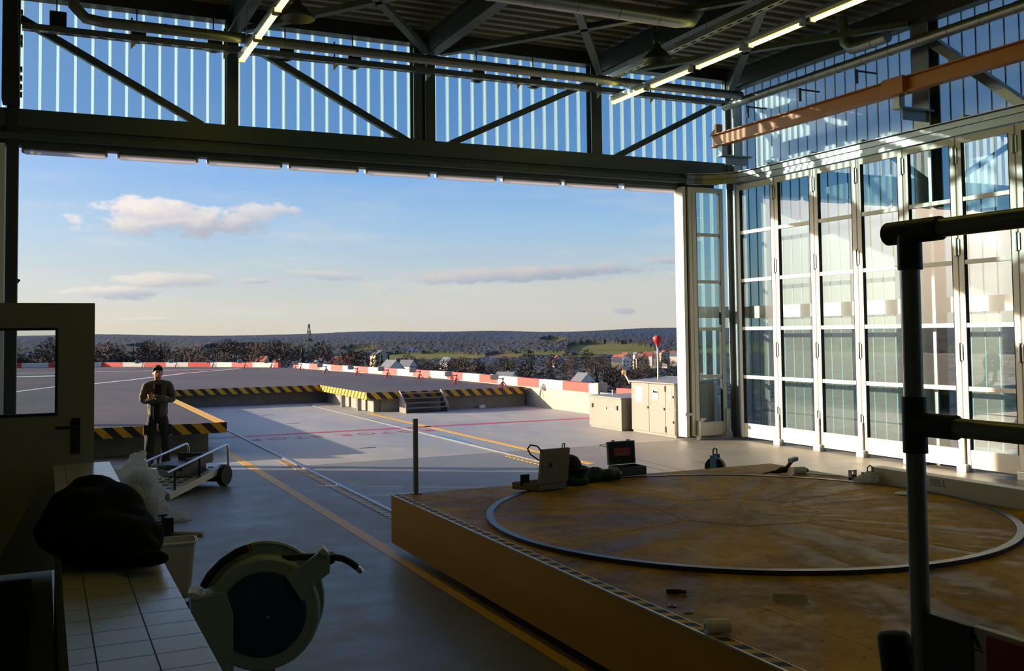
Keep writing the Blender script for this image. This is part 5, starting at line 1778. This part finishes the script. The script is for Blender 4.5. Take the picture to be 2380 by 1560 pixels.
# ================================================================== COUNTRYSIDE
def lerp(tab, x):
    if x <= tab[0][0]:
        return tab[0][1]
    for (a, va), (c, vc) in zip(tab, tab[1:]):
        if x <= c:
            k = (x - a) / (c - a)
            k = k * k * (3 - 2 * k)
            return va + (vc - va) * k
    return tab[-1][1]
GR = [(0, -22), (350, -25), (600, -26), (900, -31), (1300, -34), (1700, -30), (2100, -19), (2600, -4), (3100, 0), (3700, 3), (4300, -2), (5200, -20)]
def ground(r, a):
    und = noise.noise(Vector((a * .16, r * .0011, 0))) * lerp([(300, 0), (1200, 3), (2600, 8), (5000, 9)], r)
    k = min(1, max(0, (22 - a) / 11)); k = k * k * (3 - 2 * k)
    und += (2.5 * math.sin(a * .35 + 1.2) + 1.6 * math.sin(a * .83)) * lerp([(1800, 0), (3000, 1)], r)
    return lerp(GR, r) + und + k * lerp([(300, 11.5), (650, 9.5), (1100, 4), (1700, 0)], r)
fields = [(19.8, 1560, 2.9, 170, 0), (22.4, 1480, 1.5, 110, 0), (24.9, 1500, 1.1, 150, 1), (27.7, 2150, .75, 170, 0), (26.6, 1560, 1.8, 90, 0), (31.0, 1750, 2.6, 240, 0), (32.6, 1500, 1.6, 90, 0), (29.3, 1480, 1.3, 70, 0),
          (10.6, 2000, 1.2, 130, 1), (9.0, 1950, .9, 90, 0), (12.2, 1980, .7, 90, 0), (4.8, 2100, .8, 90, 0), (16.6, 1900, 1.0, 80, 0), (38, 1700, 3, 200, 0), (46, 1600, 4, 250, 0)]
def cover(r, a):
    """forest share, spruce share, ploughed share"""
    f, br = 1.0, 0.0
    wob = noise.noise(Vector((a * 1.3, r * .006, 7)))
    for fa, fr, wa, wr, k in fields:
        q = ((a - fa) / wa) ** 2 + ((r - fr) / wr) ** 2 + wob * .35
        if q < 1:
            f = 0.0; br = float(k)
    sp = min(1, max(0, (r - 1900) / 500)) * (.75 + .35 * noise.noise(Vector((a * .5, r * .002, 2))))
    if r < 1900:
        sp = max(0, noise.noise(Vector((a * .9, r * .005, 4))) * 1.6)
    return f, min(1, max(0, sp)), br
def land():
    rs = [230.0]
    while rs[-1] < 5200:
        rs.append(rs[-1] * 1.0135)
    az_ = []
    a = -75.0
    while a < 80:
        az_.append(a)
        a += .07 if -5 < a < 54 else .35
    me = bpy.data.meshes.new('ground_countryside')
    vs, cols = [], []
    for r in rs:
        for a in az_:
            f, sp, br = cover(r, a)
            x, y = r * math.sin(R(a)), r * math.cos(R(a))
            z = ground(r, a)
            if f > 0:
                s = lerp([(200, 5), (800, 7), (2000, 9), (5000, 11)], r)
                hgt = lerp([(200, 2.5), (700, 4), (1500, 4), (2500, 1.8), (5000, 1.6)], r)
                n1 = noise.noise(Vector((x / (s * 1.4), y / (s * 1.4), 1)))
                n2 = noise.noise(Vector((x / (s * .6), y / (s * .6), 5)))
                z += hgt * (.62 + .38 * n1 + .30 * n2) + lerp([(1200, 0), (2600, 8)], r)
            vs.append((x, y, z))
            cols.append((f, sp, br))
    na = len(az_)
    fc = [(i * na + j, i * na + j + 1, (i + 1) * na + j + 1, (i + 1) * na + j) for i in range(len(rs) - 1) for j in range(na - 1)]
    me.from_pydata(vs, [], fc)
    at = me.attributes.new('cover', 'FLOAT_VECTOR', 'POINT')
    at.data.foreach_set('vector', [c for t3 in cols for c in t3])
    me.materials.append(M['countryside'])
    o = bpy.data.objects.new('ground_countryside', me)
    COL.objects.link(o)
    struct(o)
land()

# ---- trees: a few kinds, each copied
def bare_tree(seed, h=13.0):
    rnd = random.Random(seed)
    t = thing('bare_tree', '', 'tree')
    tr_ = B()
    tr_.tube([(0, 0, -6), (0, 0, h * .35), (rnd.uniform(-.3, .3), 0, h * .7), (rnd.uniform(-.5, .5), 0, h * .95)], [.22, .18, .10, .03], 6)
    for k in range(9):
        a = rnd.uniform(0, 6.28); z0 = h * rnd.uniform(.3, .65); L = h * rnd.uniform(.2, .38)
        tr_.tube([(0, 0, z0), (math.cos(a) * L * .5, math.sin(a) * L * .5, z0 + L * .5), (math.cos(a) * L * .75, math.sin(a) * L * .75, z0 + L * 1.0)], [.09, .06, .02], 5)
    tr_.finish('trunk', 'bark', t, shift=False)
    cr = B()
    for k in range(420):
        while True:
            p = Vector((rnd.uniform(-1, 1), rnd.uniform(-1, 1), rnd.uniform(-1, 1)))
            if p.length < 1:
                break
        p = Vector((p.x * h * .30, p.y * h * .30, h * .64 + p.z * h * .36))
        d = Vector((p.x * .5 + rnd.uniform(-1, 1), p.y * .5 + rnd.uniform(-1, 1), abs(rnd.gauss(.8, .8)))).normalized() * rnd.uniform(.7, 1.7)
        sd = d.orthogonal().normalized() * rnd.uniform(.10, .30)
        cr._f([cr.bm.verts.new(p - sd), cr.bm.verts.new(p + sd), cr.bm.verts.new(p + d)])
    cr.finish('crown', 'twigs', t, shift=False)
    return t
def conifer(seed, h=14.0):
    rnd = random.Random(seed)
    t = thing('conifer', '', 'tree')
    B().tube([(0, 0, -6), (0, 0, h * .9)], [.25, .05], 6).finish('trunk', 'bark', t, shift=False)
    b = B()
    n = 11
    for k in range(n):
        z0 = h * (.10 + .85 * k / n)
        r0 = h * .19 * (1 - k / n) + .25
        seg = 14
        top = b.bm.verts.new((0, 0, z0 + h * .15))
        ring = [b.bm.verts.new((math.cos(2 * PI * j / seg) * r0 * rnd.uniform(.55, 1.15), math.sin(2 * PI * j / seg) * r0 * rnd.uniform(.55, 1.15), z0 - rnd.uniform(0, .5))) for j in range(seg)]
        for j in range(seg):
            b._f([ring[j], ring[(j + 1) % seg], top])
    b.finish('crown', 'needles', t, shift=False)
    return t
kinds = [bare_tree(1), bare_tree(2, 12), bare_tree(3, 15), conifer(4), conifer(5, 12)]
labels = ['bare brown winter tree in the valley beyond the parapet', 'slim bare winter tree in the valley beyond the parapet', 'tall bare winter tree in the valley beyond the parapet', 'dark spire-shaped conifer in the valley beyond the parapet', 'small dark conifer in the valley beyond the parapet']
used = [False] * 5
random.seed(11)
def put_tree(k, r, a, s):
    o = kinds[k] if not used[k] else clone(kinds[k])
    used[k] = True
    o.location = (r * math.sin(R(a)), r * math.cos(R(a)), ground(r, a) + .5)
    o.rotation_euler = (0, 0, random.uniform(0, 6.28))
    o.scale = (s, s, s * random.uniform(.9, 1.12))
    o['label'] = labels[k]
    o['category'] = 'tree'
    o['group'] = 'winter trees of the valley' if k < 3 else 'conifers of the valley'
# named by pixel where the photograph shows a clear dark tree
n_t = 0
for (a, r, s) in ((15.6, 420, 1.1), (22.6, 430, .9), (29.0, 360, 1.0), (30.1, 380, 1.05), (30.6, 400, .95), (25.0, 520, 1.1), (18.2, 470, 1.25), (17.8, 500, 1.2), (19.0, 800, 1.0), (33.2, 700, 1.0), (9.0, 400, .8), (26.4, 640, 1.0)):
    put_tree(3 if n_t % 2 else 4, r, a, s); n_t += 1
placed = []
for i in range(330):
    a = random.uniform(-2.5, 36.5) if i < 170 else random.uniform(-2.5, 16)
    r = 330 + 520 * random.random() ** 1.3
    kk_ = random.choices([0, 1, 2, 3, 4], [4, 4, 3, .8, .8])[0]
    q = Vector((r * math.sin(R(a)), r * math.cos(R(a)), 0))
    if any((q - o_).length < 7.5 for o_ in placed) or n_t > 260:
        continue
    placed.append(q)
    n_t += 1
    put_tree(kk_, r, a, random.uniform(.75, 1.15))

# ---- houses
def house(w, d, h, rh, wall, roof_, label):
    t = thing('house', label, 'house')
    B().box(-w / 2, w / 2, -d / 2, d / 2, -6, h).finish('wall', wall, t, shift=False)
    b = B()
    o = .4
    A = [b.bm.verts.new(v) for v in ((-w / 2 - o, -d / 2 - o, h - .2), (w / 2 + o, -d / 2 - o, h - .2), (w / 2 + o, d / 2 + o, h - .2), (-w / 2 - o, d / 2 + o, h - .2), (0, -d / 2 - o, h + rh), (0, d / 2 + o, h + rh))]
    for q in ((0, 4, 5, 3), (1, 2, 5, 4), (0, 1, 2, 3)):
        b._f([A[i] for i in q])
    b.finish('roof', roof_, t, shift=False)
    b = B()
    b.plate([(-w / 2, -d / 2 - .02, h), (w / 2, -d / 2 - .02, h), (0, -d / 2 - .02, h + rh - .15)], .08)
    b.finish('gable', wall, t, shift=False)
    for k in range(3):
        x = -w / 2 + w * (k + .5) / 3
        for z in (1.2, 3.9):
            if z + 1.3 < h:
                B().box(x - .5, x + .5, -d / 2 - .06, -d / 2 + .02, z, z + 1.3).finish('window', 'window_dark', t, shift=False)
    B().box(w * .22, w * .22 + .7, -.4, .4, h, h + rh + .6).finish('chimney', 'roof_tile', t, shift=False)
    return t
HP = [house(9, 11, 5.6, 4.6, 'house_white', 'roof_slate', ''), house(10, 9, 5.4, 3.6, 'house_cream', 'roof_tile', ''), house(8, 10, 4.2, 4.4, 'house_white', 'roof_tile', ''), house(14, 10, 6.2, 4.0, 'house_cream', 'roof_slate', '')]
hu = [False] * 4
def put_house(k, px, py, r, rot, s, label, grp=None):
    """the roof ridge shows at this place in the valley"""
    d = ray(px, py)
    d = d / math.hypot(d.x, d.y)
    a = math.degrees(math.atan2(d.x, d.y))
    top = EYE + d.z * r
    hh = (10.2, 9.0, 8.6, 10.2)[k] * s
    o = HP[k] if not hu[k] else clone(HP[k])
    hu[k] = True
    o.location = (d.x * r, d.y * r, top - hh)
    o.rotation_euler = (0, 0, R(rot) - R(a))
    o.scale = (s, s, s)
    o['label'] = label; o['category'] = 'house'
    if grp: o['group'] = grp
for a in ((0, 493, 825, 380, 12, .8, 'white gabled house with a bright gable showing over the far parapet'), (0, 563, 824, 400, 60, .9, 'grey roofed house beside the bright gabled one over the far parapet'), (2, 607, 827, 380, 50, .6, 'small ochre roofed house over the far parapet'),
          (2, 647, 834, 370, 40, .5, 'little red roofed house just before the parapet gap'), (0, 668, 829, 460, 5, .7, 'narrow white gable just behind the parapet gap'), (0, 703, 838, 420, 70, .6, 'low grey roof to the left of the pylon foot'),
          (1, 803, 828, 400, 55, .95, 'large cream house with a red roof to the right of the pylon'), (0, 745, 832, 430, 20, .7, 'pale house half hidden beside the pylon foot'), (3, 830, 838, 420, 70, .7, 'grey roofed house beside the large cream house'),
          (0, 910, 836, 360, 25, .75, 'steep grey roofed house behind the middle of the right parapet'), (0, 947, 836, 430, 50, .6, 'slate roofed house next to the steep grey roof'), (3, 882, 814, 620, 30, .7, 'pale house on the slope below the green field'),
          (0, 1176, 864, 300, 55, .55, 'grey roof peeping over the parapet near the last floodlight'), (0, 1355, 866, 330, 30, .6, 'pale house below the dark conifers near the parapet gap'), (2, 1295, 826, 900, 10, .9, 'small white house in the middle of the valley'),
          (0, 1040, 830, 800, 40, .9, 'white house among bare trees in the middle of the valley')):
    put_house(*a)
random.seed(5)
hp_ = []
for i in range(110):
    k = random.randrange(4)
    x = 1430 + 140 * random.random() ** .8
    y = 842 - 22 * random.random() - (x - 1430) * .06
    rr_ = random.uniform(620, 980)
    dq = ray(x, y); dq = dq / math.hypot(dq.x, dq.y) * rr_
    if len(hp_) >= 46 or any(math.hypot(dq.x - o_.x, dq.y - o_.y) < 13 for o_ in hp_):
        continue
    hp_.append(dq)
    put_house(k, x, y, rr_, random.uniform(0, 90), random.uniform(.5, .75), ('white slate roofed house', 'cream red roofed house', 'white red roofed house', 'long cream house')[k] + ' of the village on the far slope behind the red lamp', 'village houses on the far slope')

# ---- lattice pylon
def pylon():
    d = ray(718, 790); d = d / math.hypot(d.x, d.y)
    r = 460.0
    cx_, cy_ = d.x * r, d.y * r
    g = ground(r, math.degrees(math.atan2(d.x, d.y)))
    topz = EYE + (ray(718, 753) / math.hypot(*ray(718, 753)[:2])).z * r
    t = thing('lattice_pylon', 'steel lattice pylon rising above the trees beyond the parapet', 'pylon', (cx_, cy_, g))
    H = topz - g
    wf = lambda z: 2.6 * max(.02, (1 - z / H)) ** 1.0 + .12
    b = B()
    for sx_ in (-1, 1):
        for sy_ in (-1, 1):
            b.bar((cx_ + sx_ * wf(0), cy_ + sy_ * wf(0), g), (cx_ + sx_ * wf(H), cy_ + sy_ * wf(H), g + H), .22, .22)
    b.finish('leg', 'pylon_steel', t)
    b = B()
    n = 9
    for k in range(n):
        z0, z1 = H * k / n, H * (k + 1) / n
        a0, a1 = wf(z0), wf(z1)
        for s in (-1, 1):
            b.bar((cx_ - a0, cy_ + s * a0, g + z0), (cx_ + a1, cy_ + s * a1, g + z1), .12, .12)
            b.bar((cx_ + a0, cy_ + s * a0, g + z0), (cx_ - a1, cy_ + s * a1, g + z1), .12, .12)
            b.bar((cx_ + s * a0, cy_ - a0, g + z0), (cx_ + s * a1, cy_ + a1, g + z1), .12, .12)
    b.finish('lattice', 'pylon_steel', t)
    for py_, w in ((793, 2.3), (830, 3.0)):
        z = EYE + (ray(718, py_) / math.hypot(*ray(718, py_)[:2])).z * r
        b = B()
        for s in (-1, 1):
            b.plate([(cx_, cy_ - .2, z), (cx_ + s * w, cy_ - .2, z), (cx_, cy_ - .2, z + 1.5)], .3)
        b.finish('cross_arm', 'pylon_steel', t)
pylon()
